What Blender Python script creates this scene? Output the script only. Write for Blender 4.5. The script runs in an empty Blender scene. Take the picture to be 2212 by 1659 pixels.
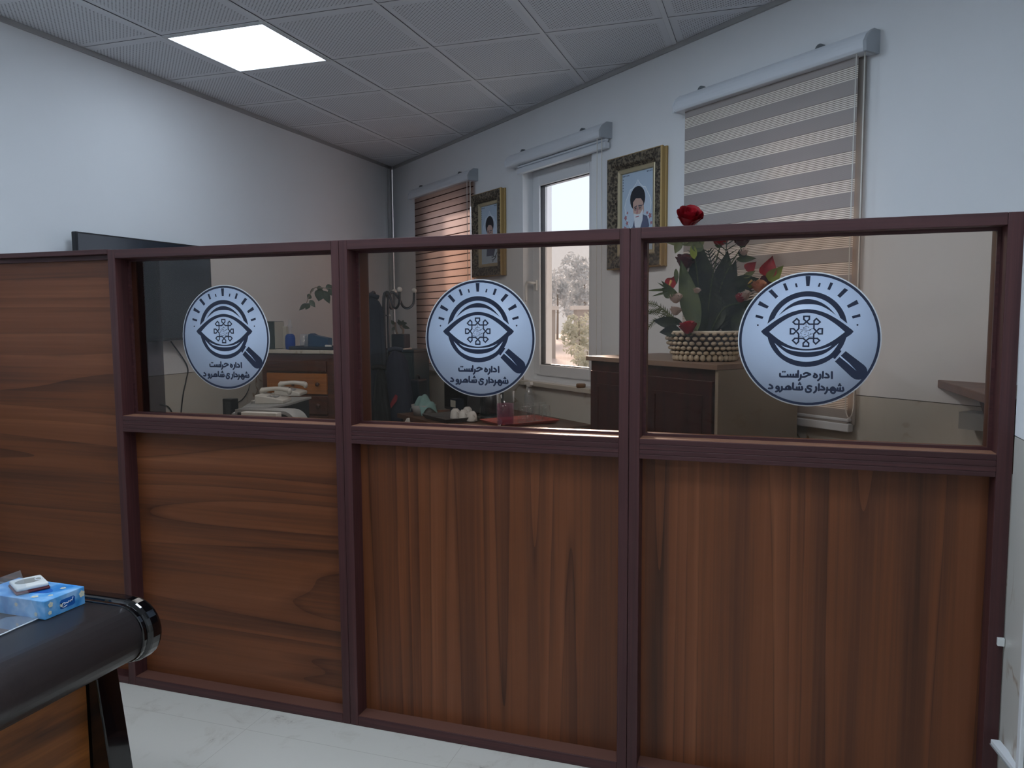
import bpy, bmesh, math, random
from mathutils import Vector, Matrix, Euler
random.seed(7)
C = bpy.context.scene.collection
SC = bpy.context.scene
PI = math.pi

# ---------------------------------------------------------------- camera, world, exposure
F_PX, YAW, PITCH, ROLL = 1676.8, -0.3238803, -0.0872146, -0.0061810
CAM = Vector((3.5112, -3.2299, 1.5098))
fwd = Vector((math.sin(YAW) * math.cos(PITCH), math.cos(YAW) * math.cos(PITCH), math.sin(PITCH)))
r0 = Vector((math.cos(YAW), -math.sin(YAW), 0)); u0 = r0.cross(fwd)
RGT = math.cos(ROLL) * r0 + math.sin(ROLL) * u0
UPV = -math.sin(ROLL) * r0 + math.cos(ROLL) * u0
cam_d = bpy.data.cameras.new('camera'); cam = bpy.data.objects.new('camera', cam_d); C.objects.link(cam)
cam_d.sensor_width = 36; cam_d.lens = 36 * F_PX / 2212; cam_d.clip_start = 0.02; cam_d.clip_end = 200
M = Matrix.Identity(4)
for i in range(3):
    M[i][0], M[i][1], M[i][2], M[i][3] = RGT[i], UPV[i], -fwd[i], CAM[i]
cam.matrix_world = M
SC.camera = cam
SC.view_settings.view_transform = 'Standard'; SC.view_settings.look = 'None'
SC.view_settings.gamma = 1; SC.view_settings.use_curve_mapping = False
SC.view_settings.exposure = 0.33
SC.cycles.transparent_max_bounces = 40
W_ = bpy.data.worlds.new('sky'); SC.world = W_; W_.use_nodes = True
bg = W_.node_tree.nodes['Background']; bg.inputs[0].default_value = (0.83, 0.92, 1.08, 1); bg.inputs[1].default_value = 1.05
LED = 4.3; LED_ADDED_FRONT = 17.0; LED_ADDED_BACK = 19.0  # front and back strengths drive the unseen panels added to brighten the rooms
sun_d = bpy.data.lights.new('hazy_low_sun', 'SUN'); sun_d.energy = 7.5; sun_d.angle = math.radians(9); sun_d.color = (1.0, .91, .87)
sun = bpy.data.objects.new('hazy_low_sun', sun_d); C.objects.link(sun); sun.rotation_euler = Vector((.31, -.95, -.27)).to_track_quat('-Z', 'Y').to_euler(); sun.location = (1, 9, 4)

def ray(px, py): return fwd + RGT * ((px - 1106) / F_PX) + UPV * ((829.5 - py) / F_PX)
def Pz(px, py, z): d = ray(px, py); return CAM + d * ((z - CAM.z) / d.z)
def Py(px, py, y): d = ray(px, py); return CAM + d * ((y - CAM.y) / d.y)
def Px(px, py, x): d = ray(px, py); return CAM + d * ((x - CAM.x) / d.x)
def Pd(px, py, D): return CAM + ray(px, py) * D
W0 = Vector((2.16404, 1.68863, 0)); WU = Vector((0.7617, -0.6479, 0)).normalized(); WN = Vector((WU.y, -WU.x, 0))
WROT = math.atan2(WU.y, WU.x)
WM = Matrix.Translation(W0) @ Matrix.Rotation(WROT, 4, 'Z')       # local x along the window wall, -y into the room
def Pw(px, py, n=0):                                               # pixel -> wall coordinates (u, n, z)
    d = ray(px, py); s = (W0 + n * WN - CAM).dot(WN) / d.dot(WN); P = CAM + s * d - W0
    return P.dot(WU), P.dot(WN), P.z
def WW(u, n, z): return W0 + WU * u + WN * n + Vector((0, 0, z))

# ---------------------------------------------------------------- materials
def lin(h):
    h = h.lstrip('#'); v = [int(h[i:i + 2], 16) / 255 for i in (0, 2, 4)]
    return tuple((c / 12.92 if c <= .04045 else ((c + .055) / 1.055) ** 2.4) for c in v) + (1,)
MATS = {}
def newmat(name):
    m = bpy.data.materials.new(name); m.use_nodes = True; MATS[name] = m
    return m, m.node_tree.nodes, m.node_tree.links, m.node_tree.nodes['Principled BSDF']
def pm(name, col, rough=.5, metal=0, spec=.5, noise=0, nscale=40, bump=0, bscale=120, coat=0, emit=None, es=0, sheen=0):
    m, N, L, b = newmat(name)
    c = lin(col) if isinstance(col, str) else tuple(col) + (1,)
    b.inputs['Base Color'].default_value = c; b.inputs['Roughness'].default_value = rough
    b.inputs['Metallic'].default_value = metal; b.inputs['Specular IOR Level'].default_value = spec
    b.inputs['Coat Weight'].default_value = coat
    tc = N.new('ShaderNodeTexCoord')
    if noise:
        n = N.new('ShaderNodeTexNoise'); n.inputs['Scale'].default_value = nscale; n.inputs['Detail'].default_value = 5
        L.new(tc.outputs['Object'], n.inputs['Vector'])
        mx = N.new('ShaderNodeMix'); mx.data_type = 'RGBA'
        mx.inputs[6].default_value = tuple(x * (1 - noise) for x in c[:3]) + (1,)
        mx.inputs[7].default_value = tuple(min(1, x * (1 + noise)) for x in c[:3]) + (1,)
        L.new(n.outputs[0], mx.inputs[0]); L.new(mx.outputs[2], b.inputs['Base Color'])
    if bump:
        n = N.new('ShaderNodeTexNoise'); n.inputs['Scale'].default_value = bscale; n.inputs['Detail'].default_value = 4
        L.new(tc.outputs['Object'], n.inputs['Vector'])
        bp = N.new('ShaderNodeBump'); bp.inputs['Strength'].default_value = bump; bp.inputs['Distance'].default_value = .004
        L.new(n.outputs[0], bp.inputs['Height']); L.new(bp.outputs[0], b.inputs['Normal'])
    if emit: b.inputs['Emission Color'].default_value = lin(emit); b.inputs['Emission Strength'].default_value = es
    return m
def ramp(N, stops):
    r = N.new('ShaderNodeValToRGB'); e = r.color_ramp.elements
    while len(e) < len(stops): e.new(.5)
    for k, (p, c) in enumerate(stops): e[k].position = p; e[k].color = lin(c) if isinstance(c, str) else c
    return r
def math_(N, L, op, a, b=None, c=None):
    n = N.new('ShaderNodeMath'); n.operation = op
    for k, v in enumerate((a, b, c)):
        if v is None: continue
        if isinstance(v, (int, float)): n.inputs[k].default_value = v
        else: L.new(v, n.inputs[k])
    return n.outputs[0]
def wood(name, stops, along='x', scale=1.0, rough=.38, dist=1.2, stripe=7, fine=70, spec=.4, seed=0., wave=0.):
    m, N, L, b = newmat(name)
    tc = N.new('ShaderNodeTexCoord'); mp = N.new('ShaderNodeMapping')
    mp.inputs['Location'].default_value = (seed, seed * 1.7, seed * .6)
    s = {'x': (.45, stripe, stripe), 'y': (stripe, .45, stripe), 'z': (stripe, stripe, .45)}[along]
    mp.inputs['Scale'].default_value = tuple(v * scale for v in s); L.new(tc.outputs['Object'], mp.inputs[0])
    n1 = N.new('ShaderNodeTexNoise'); n1.inputs['Scale'].default_value = 1.6; n1.inputs['Detail'].default_value = 4
    n1.inputs['Distortion'].default_value = dist; n1.inputs['Roughness'].default_value = .55; L.new(mp.outputs[0], n1.inputs['Vector'])
    mp2 = N.new('ShaderNodeMapping'); s2 = {'x': (1.5, fine, fine), 'y': (fine, 1.5, fine), 'z': (fine, fine, 1.5)}[along]
    mp2.inputs['Scale'].default_value = s2; L.new(tc.outputs['Object'], mp2.inputs[0])
    n2 = N.new('ShaderNodeTexNoise'); n2.inputs['Scale'].default_value = 1.5; n2.inputs['Detail'].default_value = 6; L.new(mp2.outputs[0], n2.inputs['Vector'])
    f = math_(N, L, 'ADD', math_(N, L, 'MULTIPLY', n1.outputs[0], .8), math_(N, L, 'MULTIPLY', n2.outputs[0], .2))
    if wave:
        wv = N.new('ShaderNodeTexWave'); wv.wave_type = 'BANDS'; wv.bands_direction = {'x': 'Z', 'z': 'X', 'y': 'X'}[along]
        wv.inputs['Scale'].default_value = 1.3; wv.inputs['Distortion'].default_value = 5; wv.inputs['Detail'].default_value = 3
        wv.inputs['Detail Scale'].default_value = .6
        mp3 = N.new('ShaderNodeMapping'); mp3.inputs['Location'].default_value = (seed * 2.1, 0, seed)
        mp3.inputs['Scale'].default_value = {'x': (.35, 2.4, 2.4), 'z': (2.4, 2.4, .2), 'y': (2.4, .35, 2.4)}[along]
        L.new(tc.outputs['Object'], mp3.inputs[0]); L.new(mp3.outputs[0], wv.inputs['Vector'])
        f = math_(N, L, 'ADD', math_(N, L, 'MULTIPLY', f, 1 - wave), math_(N, L, 'MULTIPLY', wv.outputs[1], wave))
    r = ramp(N, stops); L.new(f, r.inputs[0]); L.new(r.outputs[0], b.inputs['Base Color'])
    b.inputs['Roughness'].default_value = rough; b.inputs['Specular IOR Level'].default_value = spec
    bp = N.new('ShaderNodeBump'); bp.inputs['Strength'].default_value = .12; bp.inputs['Distance'].default_value = .002
    L.new(n2.outputs[0], bp.inputs['Height']); L.new(bp.outputs[0], b.inputs['Normal'])
    return m
def veneer(name, stops, along='x', seed=0., rough=.42):
    m, N, L, b = newmat(name); tc = N.new('ShaderNodeTexCoord')
    def nz(al, ac, detail, dist=0.):
        mp = N.new('ShaderNodeMapping'); mp.inputs['Location'].default_value = (seed, seed * 1.3, seed * .7)
        mp.inputs['Scale'].default_value = {'x': (al, ac, ac), 'z': (ac, ac, al)}[along]; L.new(tc.outputs['Object'], mp.inputs[0])
        n = N.new('ShaderNodeTexNoise'); n.inputs['Scale'].default_value = 1; n.inputs['Detail'].default_value = detail; n.inputs['Distortion'].default_value = dist
        L.new(mp.outputs[0], n.inputs['Vector']); return n.outputs[0]
    ring = math_(N, L, 'FRACT', math_(N, L, 'MULTIPLY', nz(.2 if along == 'x' else .10, 3.4, 1.2, .12), 12))
    line = ramp(N, [(.0, (.62, .60, .60, 1)), (.05, (1, 1, 1, 1)), (.9, (1, 1, 1, 1)), (1.0, (.62, .60, .60, 1))]); L.new(ring, line.inputs[0])
    brk = nz(2.2, 3.0, 2); mixl = N.new('ShaderNodeMix'); mixl.data_type = 'RGBA'; mixl.inputs[6].default_value = (1, 1, 1, 1)
    rb = ramp(N, [(.42, (.1, .1, .1, 1)), (.58, (1, 1, 1, 1))]); L.new(brk, rb.inputs[0]); L.new(rb.outputs[0], mixl.inputs[0]); L.new(line.outputs[0], mixl.inputs[7])
    f = math_(N, L, 'ADD', math_(N, L, 'MULTIPLY', nz(.3, 8, 3, .3), .55), math_(N, L, 'ADD', math_(N, L, 'MULTIPLY', ring, .18), math_(N, L, 'MULTIPLY', nz(1.6, 95, 5), .27)))
    r = ramp(N, stops); L.new(f, r.inputs[0])
    mx = N.new('ShaderNodeMix'); mx.data_type = 'RGBA'; mx.blend_type = 'MULTIPLY'; mx.inputs[0].default_value = 1; L.new(r.outputs[0], mx.inputs[6]); L.new(mixl.outputs[2], mx.inputs[7])
    L.new(mx.outputs[2], b.inputs['Base Color']); b.inputs['Roughness'].default_value = rough; b.inputs['Specular IOR Level'].default_value = .4
    return m
def glass(name, tint, refl=.08, rough=.02, body=0, bodycol=(1, 1, 1)):
    m, N, L, b = newmat(name); N.remove(b); out = N['Material Output']
    t = N.new('ShaderNodeBsdfTransparent'); t.inputs[0].default_value = tuple(tint) + (1,)
    g = N.new('ShaderNodeBsdfGlossy'); g.inputs['Roughness'].default_value = rough; g.inputs[0].default_value = (1, 1, 1, 1)
    fr = N.new('ShaderNodeFresnel'); fr.inputs[0].default_value = 1.45; ge = N.new('ShaderNodeNewGeometry')
    front = math_(N, L, 'SUBTRACT', 1, ge.outputs['Backfacing'])
    mx = N.new('ShaderNodeMixShader'); L.new(math_(N, L, 'MULTIPLY', front, math_(N, L, 'MINIMUM', math_(N, L, 'MULTIPLY', fr.outputs[0], refl / .034), .8)), mx.inputs[0])
    L.new(t.outputs[0], mx.inputs[1]); L.new(g.outputs[0], mx.inputs[2])
    o = mx.outputs[0]
    if body:
        d = N.new('ShaderNodeBsdfDiffuse'); d.inputs[0].default_value = tuple(bodycol) + (1,)
        m2 = N.new('ShaderNodeMixShader'); m2.inputs[0].default_value = body
        L.new(o, m2.inputs[1]); L.new(d.outputs[0], m2.inputs[2]); o = m2.outputs[0]
    L.new(o, out.inputs[0]); return m
def leafmat(name, c1, c2, trans=.25, scale=14):
    m, N, L, b = newmat(name); tc = N.new('ShaderNodeTexCoord')
    n = N.new('ShaderNodeTexNoise'); n.inputs['Scale'].default_value = scale; L.new(tc.outputs['Object'], n.inputs['Vector'])
    r = ramp(N, [(.35, c1), (.65, c2)]); L.new(n.outputs[0], r.inputs[0]); L.new(r.outputs[0], b.inputs['Base Color'])
    b.inputs['Roughness'].default_value = .5; b.inputs['Specular IOR Level'].default_value = .35
    t = N.new('ShaderNodeBsdfTranslucent'); L.new(r.outputs[0], t.inputs[0])
    mx = N.new('ShaderNodeMixShader'); mx.inputs[0].default_value = trans
    L.new(b.outputs[0], mx.inputs[1]); L.new(t.outputs[0], mx.inputs[2]); L.new(mx.outputs[0], N['Material Output'].inputs[0])
    return m

# painted plaster with marble dado drawn by two materials
pm('plaster', '#e9ebed', .75, spec=.25, noise=.025, nscale=3, bump=.06, bscale=200)
def marble(name, base, vein, s=2.2):
    m, N, L, b = newmat(name); tc = N.new('ShaderNodeTexCoord')
    n = N.new('ShaderNodeTexNoise'); n.inputs['Scale'].default_value = s; n.inputs['Detail'].default_value = 6; n.inputs['Distortion'].default_value = 1.1
    L.new(tc.outputs['Object'], n.inputs['Vector'])
    v = math_(N, L, 'ABSOLUTE', math_(N, L, 'SUBTRACT', n.outputs[0], .5))
    r = ramp(N, [(0, vein), (.018, base), (.2, base)]); L.new(v, r.inputs[0])
    n2 = N.new('ShaderNodeTexNoise'); n2.inputs['Scale'].default_value = 1.7; n2.inputs['Detail'].default_value = 3; L.new(tc.outputs['Object'], n2.inputs['Vector'])
    mk = ramp(N, [(.5, (0, 0, 0, 1)), (.62, (1, 1, 1, 1))]); L.new(n2.outputs[0], mk.inputs[0])
    mx = N.new('ShaderNodeMix'); mx.data_type = 'RGBA'; mx.inputs[6].default_value = lin(base); L.new(mk.outputs[0], mx.inputs[0]); L.new(r.outputs[0], mx.inputs[7])
    L.new(mx.outputs[2], b.inputs['Base Color']); b.inputs['Roughness'].default_value = .3; return m
marble('dado_tile', '#c9c6be', '#8a6a45')
marble('sill_stone', '#c8c2b6', '#9a8a72', 5)
pm('joint', '#5f5a54', .9)
# floor: pale tile, thin joints, scuffs of dirt
def floor_mat():
    m, N, L, b = newmat('floor_tile'); tc = N.new('ShaderNodeTexCoord')
    n = N.new('ShaderNodeTexNoise'); n.inputs['Scale'].default_value = 7; n.inputs['Detail'].default_value = 8; n.inputs['Roughness'].default_value = .7; n.inputs['Distortion'].default_value = .8
    L.new(tc.outputs['Object'], n.inputs['Vector'])
    n2 = N.new('ShaderNodeTexNoise'); n2.inputs['Scale'].default_value = 2.1; n2.inputs['Detail'].default_value = 3; L.new(tc.outputs['Object'], n2.inputs['Vector'])
    d = math_(N, L, 'MULTIPLY', n.outputs[0], math_(N, L, 'ADD', n2.outputs[0], .45))
    r = ramp(N, [(.52, '#c6c0b6'), (.64, '#bdb6ab'), (.70, '#948b83'), (.8, '#6f655f')]); L.new(d, r.inputs[0])
    sp = N.new('ShaderNodeSeparateXYZ'); L.new(tc.outputs['Object'], sp.inputs[0])
    jx = math_(N, L, 'LESS_THAN', math_(N, L, 'PINGPONG', math_(N, L, 'SUBTRACT', sp.outputs[0], 2.503), .4), .0012)
    jy = math_(N, L, 'LESS_THAN', math_(N, L, 'PINGPONG', math_(N, L, 'ADD', sp.outputs[1], 1.75), .4), .0012)
    mx = N.new('ShaderNodeMix'); mx.data_type = 'RGBA'; mx.inputs[7].default_value = lin('#b0a99e')
    L.new(math_(N, L, 'MAXIMUM', jx, jy), mx.inputs[0]); L.new(r.outputs[0], mx.inputs[6]); L.new(mx.outputs[2], b.inputs['Base Color'])
    b.inputs['Roughness'].default_value = .55; b.inputs['Specular IOR Level'].default_value = .3
floor_mat()
def ceil_mat():
    m, N, L, b = newmat('perforated_tile'); tc = N.new('ShaderNodeTexCoord'); sp = N.new('ShaderNodeSeparateXYZ'); L.new(tc.outputs['Object'], sp.inputs[0])
    x = math_(N, L, 'PINGPONG', sp.outputs[0], .3); y = math_(N, L, 'PINGPONG', sp.outputs[1], .3)   # distance to grid line
    inside = math_(N, L, 'MULTIPLY', math_(N, L, 'GREATER_THAN', x, .045), math_(N, L, 'GREATER_THAN', y, .045))
    s = .0215
    ix = math_(N, L, 'PINGPONG', sp.outputs[0], s / 2); iy = math_(N, L, 'PINGPONG', sp.outputs[1], s / 2)
    d1 = math_(N, L, 'ADD', math_(N, L, 'MULTIPLY', ix, ix), math_(N, L, 'MULTIPLY', iy, iy))
    jx = math_(N, L, 'SUBTRACT', s / 2, ix); jy = math_(N, L, 'SUBTRACT', s / 2, iy)
    d2 = math_(N, L, 'ADD', math_(N, L, 'MULTIPLY', jx, jx), math_(N, L, 'MULTIPLY', jy, jy))
    hole = math_(N, L, 'LESS_THAN', math_(N, L, 'MINIMUM', d1, d2), .0034 ** 2)
    h = math_(N, L, 'MULTIPLY', hole, inside)
    mx = N.new('ShaderNodeMix'); mx.data_type = 'RGBA'; mx.inputs[6].default_value = lin('#e6e9ee'); mx.inputs[7].default_value = lin('#7c7f86')
    L.new(h, mx.inputs[0]); L.new(mx.outputs[2], b.inputs['Base Color']); b.inputs['Roughness'].default_value = .8
ceil_mat()
pm('grid_bar', '#e8ebef', .5); pm('gap_dark', '#83868e', .9)
FRAME_ST = [(.3, '#391f20'), (.5, '#472829'), (.7, '#563231')]
wood('frame_wood_x', FRAME_ST, 'x', stripe=30, fine=160, rough=.45)
wood('frame_wood_z', FRAME_ST, 'z', stripe=30, fine=160, rough=.45)
PAN_ST = [(.28, '#452718'), (.42, '#5f3621'), (.52, '#714024'), (.62, '#78462b'), (.76, '#8a5434')]
veneer('panel_wood_h', PAN_ST, 'x', 3.3); veneer('panel_wood_h_door', PAN_ST, 'x', 8.1); veneer('panel_wood_v', PAN_ST, 'z', 5.2); veneer('panel_wood_v_end', PAN_ST, 'z', 12.9)
pm('ledge_wood', '#8f644e', .45, noise=.12, nscale=20); pm('lining_wood', '#664237', .5)
glass('bronze_glass', (.875, .79, .715), refl=.034)
glass('smoked_glass', (.42, .40, .43), refl=.015)
glass('clear_glass', (.97, .98, .98), refl=.04)
glass('window_glass', (.98, .985, .985), refl=.03, body=.05, bodycol=(.9, .88, .86))
glass('clear_plastic', (.93, .95, .97), refl=.08, body=.07, bodycol=(.8, .85, .9))
glass('pink_liquid', (.80, .50, .66), refl=.02, body=.22, bodycol=(.75, .35, .5))
glass('blue_liquid', (.12, .28, .75), refl=.05, body=.45, bodycol=(.03, .12, .5))
pm('pvc_white', '#e4e6e8', .3, spec=.5); pm('sticker_white', '#e6e8ea', .4); pm('sticker_blue', '#c3d0e6', .42)
pm('navy_ink', '#15203a', .45); pm('blind_cassette', '#dfe4ea', .28, spec=.6); pm('grey_cap', '#aab0b6', .35)
pm('bracket_grey', '#6d7276', .4, metal=.6); pm('bead_chain', '#e6e2da', .4)
pm('black_plastic', '#15171b', .35); pm('dark_grey_plastic', '#3a3d42', .4); pm('grey_plastic', '#9a9c9c', .45); pm('white_plastic', '#dcdcd8', .4)
pm('tv_screen', '#1a2430', .18, spec=.6); pm('led_frame', '#d8dadc', .4)
pm('led_diffuser', '#ffffff', .5, emit='#dcedff', es=LED); pm('led_added_front', '#ffffff', .5, emit='#dcedff', es=LED_ADDED_FRONT)
pm('led_added_back', '#ffffff', .5, emit='#dcedff', es=LED_ADDED_BACK)  # glow of the added panel over the partition
pm('conduit', '#a9a9a9', .5)

# ---------------------------------------------------------------- mesh builder
class MB:
    def __init__(s): s.v = []; s.f = []; s.mi = []; s.sm = []
    def add(s, vs, fs, mi=0, smooth=False, T=None):
        o = len(s.v)
        s.v += [(T @ Vector(v)) if T else Vector(v) for v in vs]
        for f in fs: s.f.append([i + o for i in f]); s.mi.append(mi); s.sm.append(smooth)
        return s
    def box(s, a, b, mi=0, T=None):
        x0, y0, z0 = a; x1, y1, z1 = b
        vs = [(x0, y0, z0), (x1, y0, z0), (x1, y1, z0), (x0, y1, z0), (x0, y0, z1), (x1, y0, z1), (x1, y1, z1), (x0, y1, z1)]
        return s.add(vs, [(0, 3, 2, 1), (4, 5, 6, 7), (0, 1, 5, 4), (1, 2, 6, 5), (2, 3, 7, 6), (3, 0, 4, 7)], mi, False, T)
    def prism(s, poly, d0, d1, plane='xz', mi=0, T=None, smooth=False):   # polygon in a plane, extruded along the third axis
        n = len(poly)
        def pt(p, d): return {'xz': (p[0], d, p[1]), 'xy': (p[0], p[1], d), 'yz': (d, p[0], p[1])}[plane]
        vs = [pt(p, d0) for p in poly] + [pt(p, d1) for p in poly]
        s.add(vs, [list(range(n)), list(range(2 * n - 1, n - 1, -1))], mi, False, T)
        return s.add(vs, [(i, n + i, n + (i + 1) % n, (i + 1) % n) for i in range(n)], mi, smooth, T)
    def lathe(s, prof, seg=24, mi=0, T=None, smooth=True, sx=1, sy=1):
        vs = []; fs = []; n = len(prof)
        for k in range(seg):
            a = 2 * PI * k / seg
            for r, z in prof: vs.append((r * math.cos(a) * sx, r * math.sin(a) * sy, z))
        for k in range(seg):
            for j in range(n - 1):
                fs.append((k * n + j, ((k + 1) % seg) * n + j, ((k + 1) % seg) * n + j + 1, k * n + j + 1))
        s.add(vs, fs, mi, smooth, T)
        for j, fl in ((0, True), (n - 1, False)):
            if prof[j][0] > 1e-6:
                ring = [(prof[j][0] * math.cos(2 * PI * k / seg) * sx, prof[j][0] * math.sin(2 * PI * k / seg) * sy, prof[j][1]) for k in range(seg)]
                s.add(ring, [list(range(seg))[::-1] if fl else list(range(seg))], mi, False, T)
        return s
    def tube(s, pts, r, seg=8, mi=0, T=None, closed=False, smooth=True):
        pts = [Vector(p) for p in pts]; n = len(pts); vs = []; up = None
        for i, p in enumerate(pts):
            t = (pts[(i + 1) % n] - pts[i - 1]) if (closed or 0 < i < n - 1) else (pts[1] - pts[0] if i == 0 else pts[-1] - pts[-2])
            t.normalize()
            if up is None: up = t.orthogonal().normalized()
            a = (up - t * up.dot(t)); a = a.normalized() if a.length > 1e-6 else t.orthogonal().normalized(); up = a; b = t.cross(a)
            rr = r[i] if isinstance(r, (list, tuple)) else r
            for k in range(seg): q = 2 * PI * k / seg; vs.append(p + (a * math.cos(q) + b * math.sin(q)) * rr)
        fs = []
        for i in range(n if closed else n - 1):
            for k in range(seg):
                j = (i + 1) % n; fs.append((i * seg + k, i * seg + (k + 1) % seg, j * seg + (k + 1) % seg, j * seg + k))
        s.add(vs, fs, mi, smooth, T)
        if not closed: s.add(vs[:seg], [list(range(seg))[::-1]], mi, False, T); s.add(vs[-seg:], [list(range(seg))], mi, False, T)
        return s
    def ball(s, c, r, seg=12, rings=8, mi=0, sc=(1, 1, 1), T=None):
        prof = [(max(1e-7, r * math.sin(PI * k / rings)), -r * math.cos(PI * k / rings)) for k in range(rings + 1)]
        TT = Matrix.Translation(Vector(c)) @ Matrix.Diagonal((sc[0], sc[1], sc[2], 1))
        return s.lathe(prof, seg, mi, (T @ TT) if T else TT)
    def grid(s, fn, nu, nv, mi=0, T=None, smooth=True):
        vs = [fn(i / nu, j / nv) for j in range(nv + 1) for i in range(nu + 1)]
        fs = [(j * (nu + 1) + i, j * (nu + 1) + i + 1, (j + 1) * (nu + 1) + i + 1, (j + 1) * (nu + 1) + i) for j in range(nv) for i in range(nu)]
        return s.add(vs, fs, mi, smooth, T)
    def build(s, name, mats, parent=None, bevel=0, seg=2, solid=0, sub=0):
        me = bpy.data.meshes.new(name); me.from_pydata([tuple(v) for v in s.v], [], s.f)
        for m in (mats if isinstance(mats, (list, tuple)) else [mats]): me.materials.append(MATS[m] if isinstance(m, str) else m)
        for p, mi, sm in zip(me.polygons, s.mi, s.sm): p.material_index = mi; p.use_smooth = sm
        bm = bmesh.new(); bm.from_mesh(me); bmesh.ops.remove_doubles(bm, verts=bm.verts, dist=1e-6); bm.to_mesh(me); bm.free()
        o = bpy.data.objects.new(name, me); C.objects.link(o)
        if parent: o.parent = parent
        if bevel:
            b = o.modifiers.new('bevel', 'BEVEL'); b.width = bevel; b.segments = seg; b.limit_method = 'ANGLE'; b.angle_limit = .6
        if solid: q = o.modifiers.new('solid', 'SOLIDIFY'); q.thickness = solid; q.offset = 0
        if sub: q = o.modifiers.new('sub', 'SUBSURF'); q.levels = q.render_levels = sub
        return o
def box(a, b): return MB().box(a, b)
def tag(o, label, cat, group=None, kind=None):
    o['label'] = label; o['category'] = cat
    if group: o['group'] = group
    if kind: o['kind'] = kind
    return o
def thing(name, label, cat, loc=(0, 0, 0), rz=0, group=None):
    o = bpy.data.objects.new(name, None); C.objects.link(o); o.location = loc; o.rotation_euler = (0, 0, rz); o.empty_display_size = .05
    return tag(o, label, cat, group)
def struct(o): o['kind'] = 'structure'; return o
def copy_tree(o, parent=None):
    c = o.copy(); C.objects.link(c)
    if parent: c.parent = parent
    for ch in list(o.children): copy_tree(ch, c)
    return c
def arc(cx, cy, r, a0, a1, n): return [(cx + r * math.cos(math.radians(a0 + (a1 - a0) * k / n)), cy + r * math.sin(math.radians(a0 + (a1 - a0) * k / n))) for k in range(n + 1)]
def bez(p, n=12):                                                  # smooth path through points (Catmull-Rom)
    P = [Vector(q) for q in p]; out = []
    for i in range(len(P) - 1):
        a, b, c, d = P[max(i - 1, 0)], P[i], P[i + 1], P[min(i + 2, len(P) - 1)]
        for k in range(n):
            t = k / n; out.append(.5 * ((2 * b) + (c - a) * t + (2 * a - 5 * b + 4 * c - d) * t * t + (3 * b - a - 3 * c + d) * t ** 3))
    return out + [P[-1]]

# ---------------------------------------------------------------- the room
H = 2.90; DADO = 1.175
struct(box((-.3, -6.4, -.12), (5.3, 4.0, 0)).build('floor', 'floor_tile'))
def wall_box(name, x0, x1, y0, y1):
    m = MB()
    m.box((x0, y0, 0), (x1, y1, DADO - .0015), 1); m.box((x0 + .004, y0 + .004, DADO - .0015), (x1 - .004, y1 - .004, DADO + .0015), 2)
    m.box((x0, y0, DADO + .0015), (x1, y1, H + .25), 0)
    return struct(m.build(name, ['plaster', 'dado_tile', 'joint']))
wall_box('wall_left', -.15, .10, -6.4, 3.62)
wall_box('wall_back', .10, 4.145, -6.4, -6.2)
wall_box('wall_right', 4.145, 4.32, -6.4, -.80)
wall_box('wall_alcove', 4.32, 5.25, -1.0, -.80)
OPEN = [(-1.98, -1.12, 1.065, 2.50), (-.40, .385, 1.065, 2.50), (1.30, 2.16, 1.065, 2.50)]
def window_wall():
    m = MB(); U0, U1 = -2.706, 3.75; T = .24
    us = sorted({U0, U1} | {o[0] for o in OPEN} | {o[1] for o in OPEN})
    zs = [0, 1.065, DADO - .0015, DADO + .0015, 2.50, H + .25]
    for i in range(len(us) - 1):
        for j in range(len(zs) - 1):
            cu, cz = (us[i] + us[i + 1]) / 2, (zs[j] + zs[j + 1]) / 2
            if any(o[0] < cu < o[1] and o[2] < cz < o[3] for o in OPEN): continue
            mi = 0 if cz > DADO + .001 else (1 if cz < DADO - .001 else 2); y = .004 if mi == 2 else 0
            for yy in (y, T):
                q = [(us[i], yy, zs[j]), (us[i + 1], yy, zs[j]), (us[i + 1], yy, zs[j + 1]), (us[i], yy, zs[j + 1])]
                m.add(q, [(0, 1, 2, 3) if yy < .1 else (3, 2, 1, 0)], mi)
    for a, b, c, d in OPEN:
        for q in (((a, 0, c), (a, T, c), (a, T, d), (a, 0, d)), ((b, 0, d), (b, T, d), (b, T, c), (b, 0, c)), ((a, 0, d), (a, T, d), (b, T, d), (b, 0, d)), ((a, 0, c), (b, 0, c), (b, T, c), (a, T, c))):
            m.add(q, [(0, 1, 2, 3)], 0)
    o = m.build('wall_window', ['plaster', 'dado_tile', 'joint']); o.matrix_world = WM; return struct(o)
window_wall()
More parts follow.
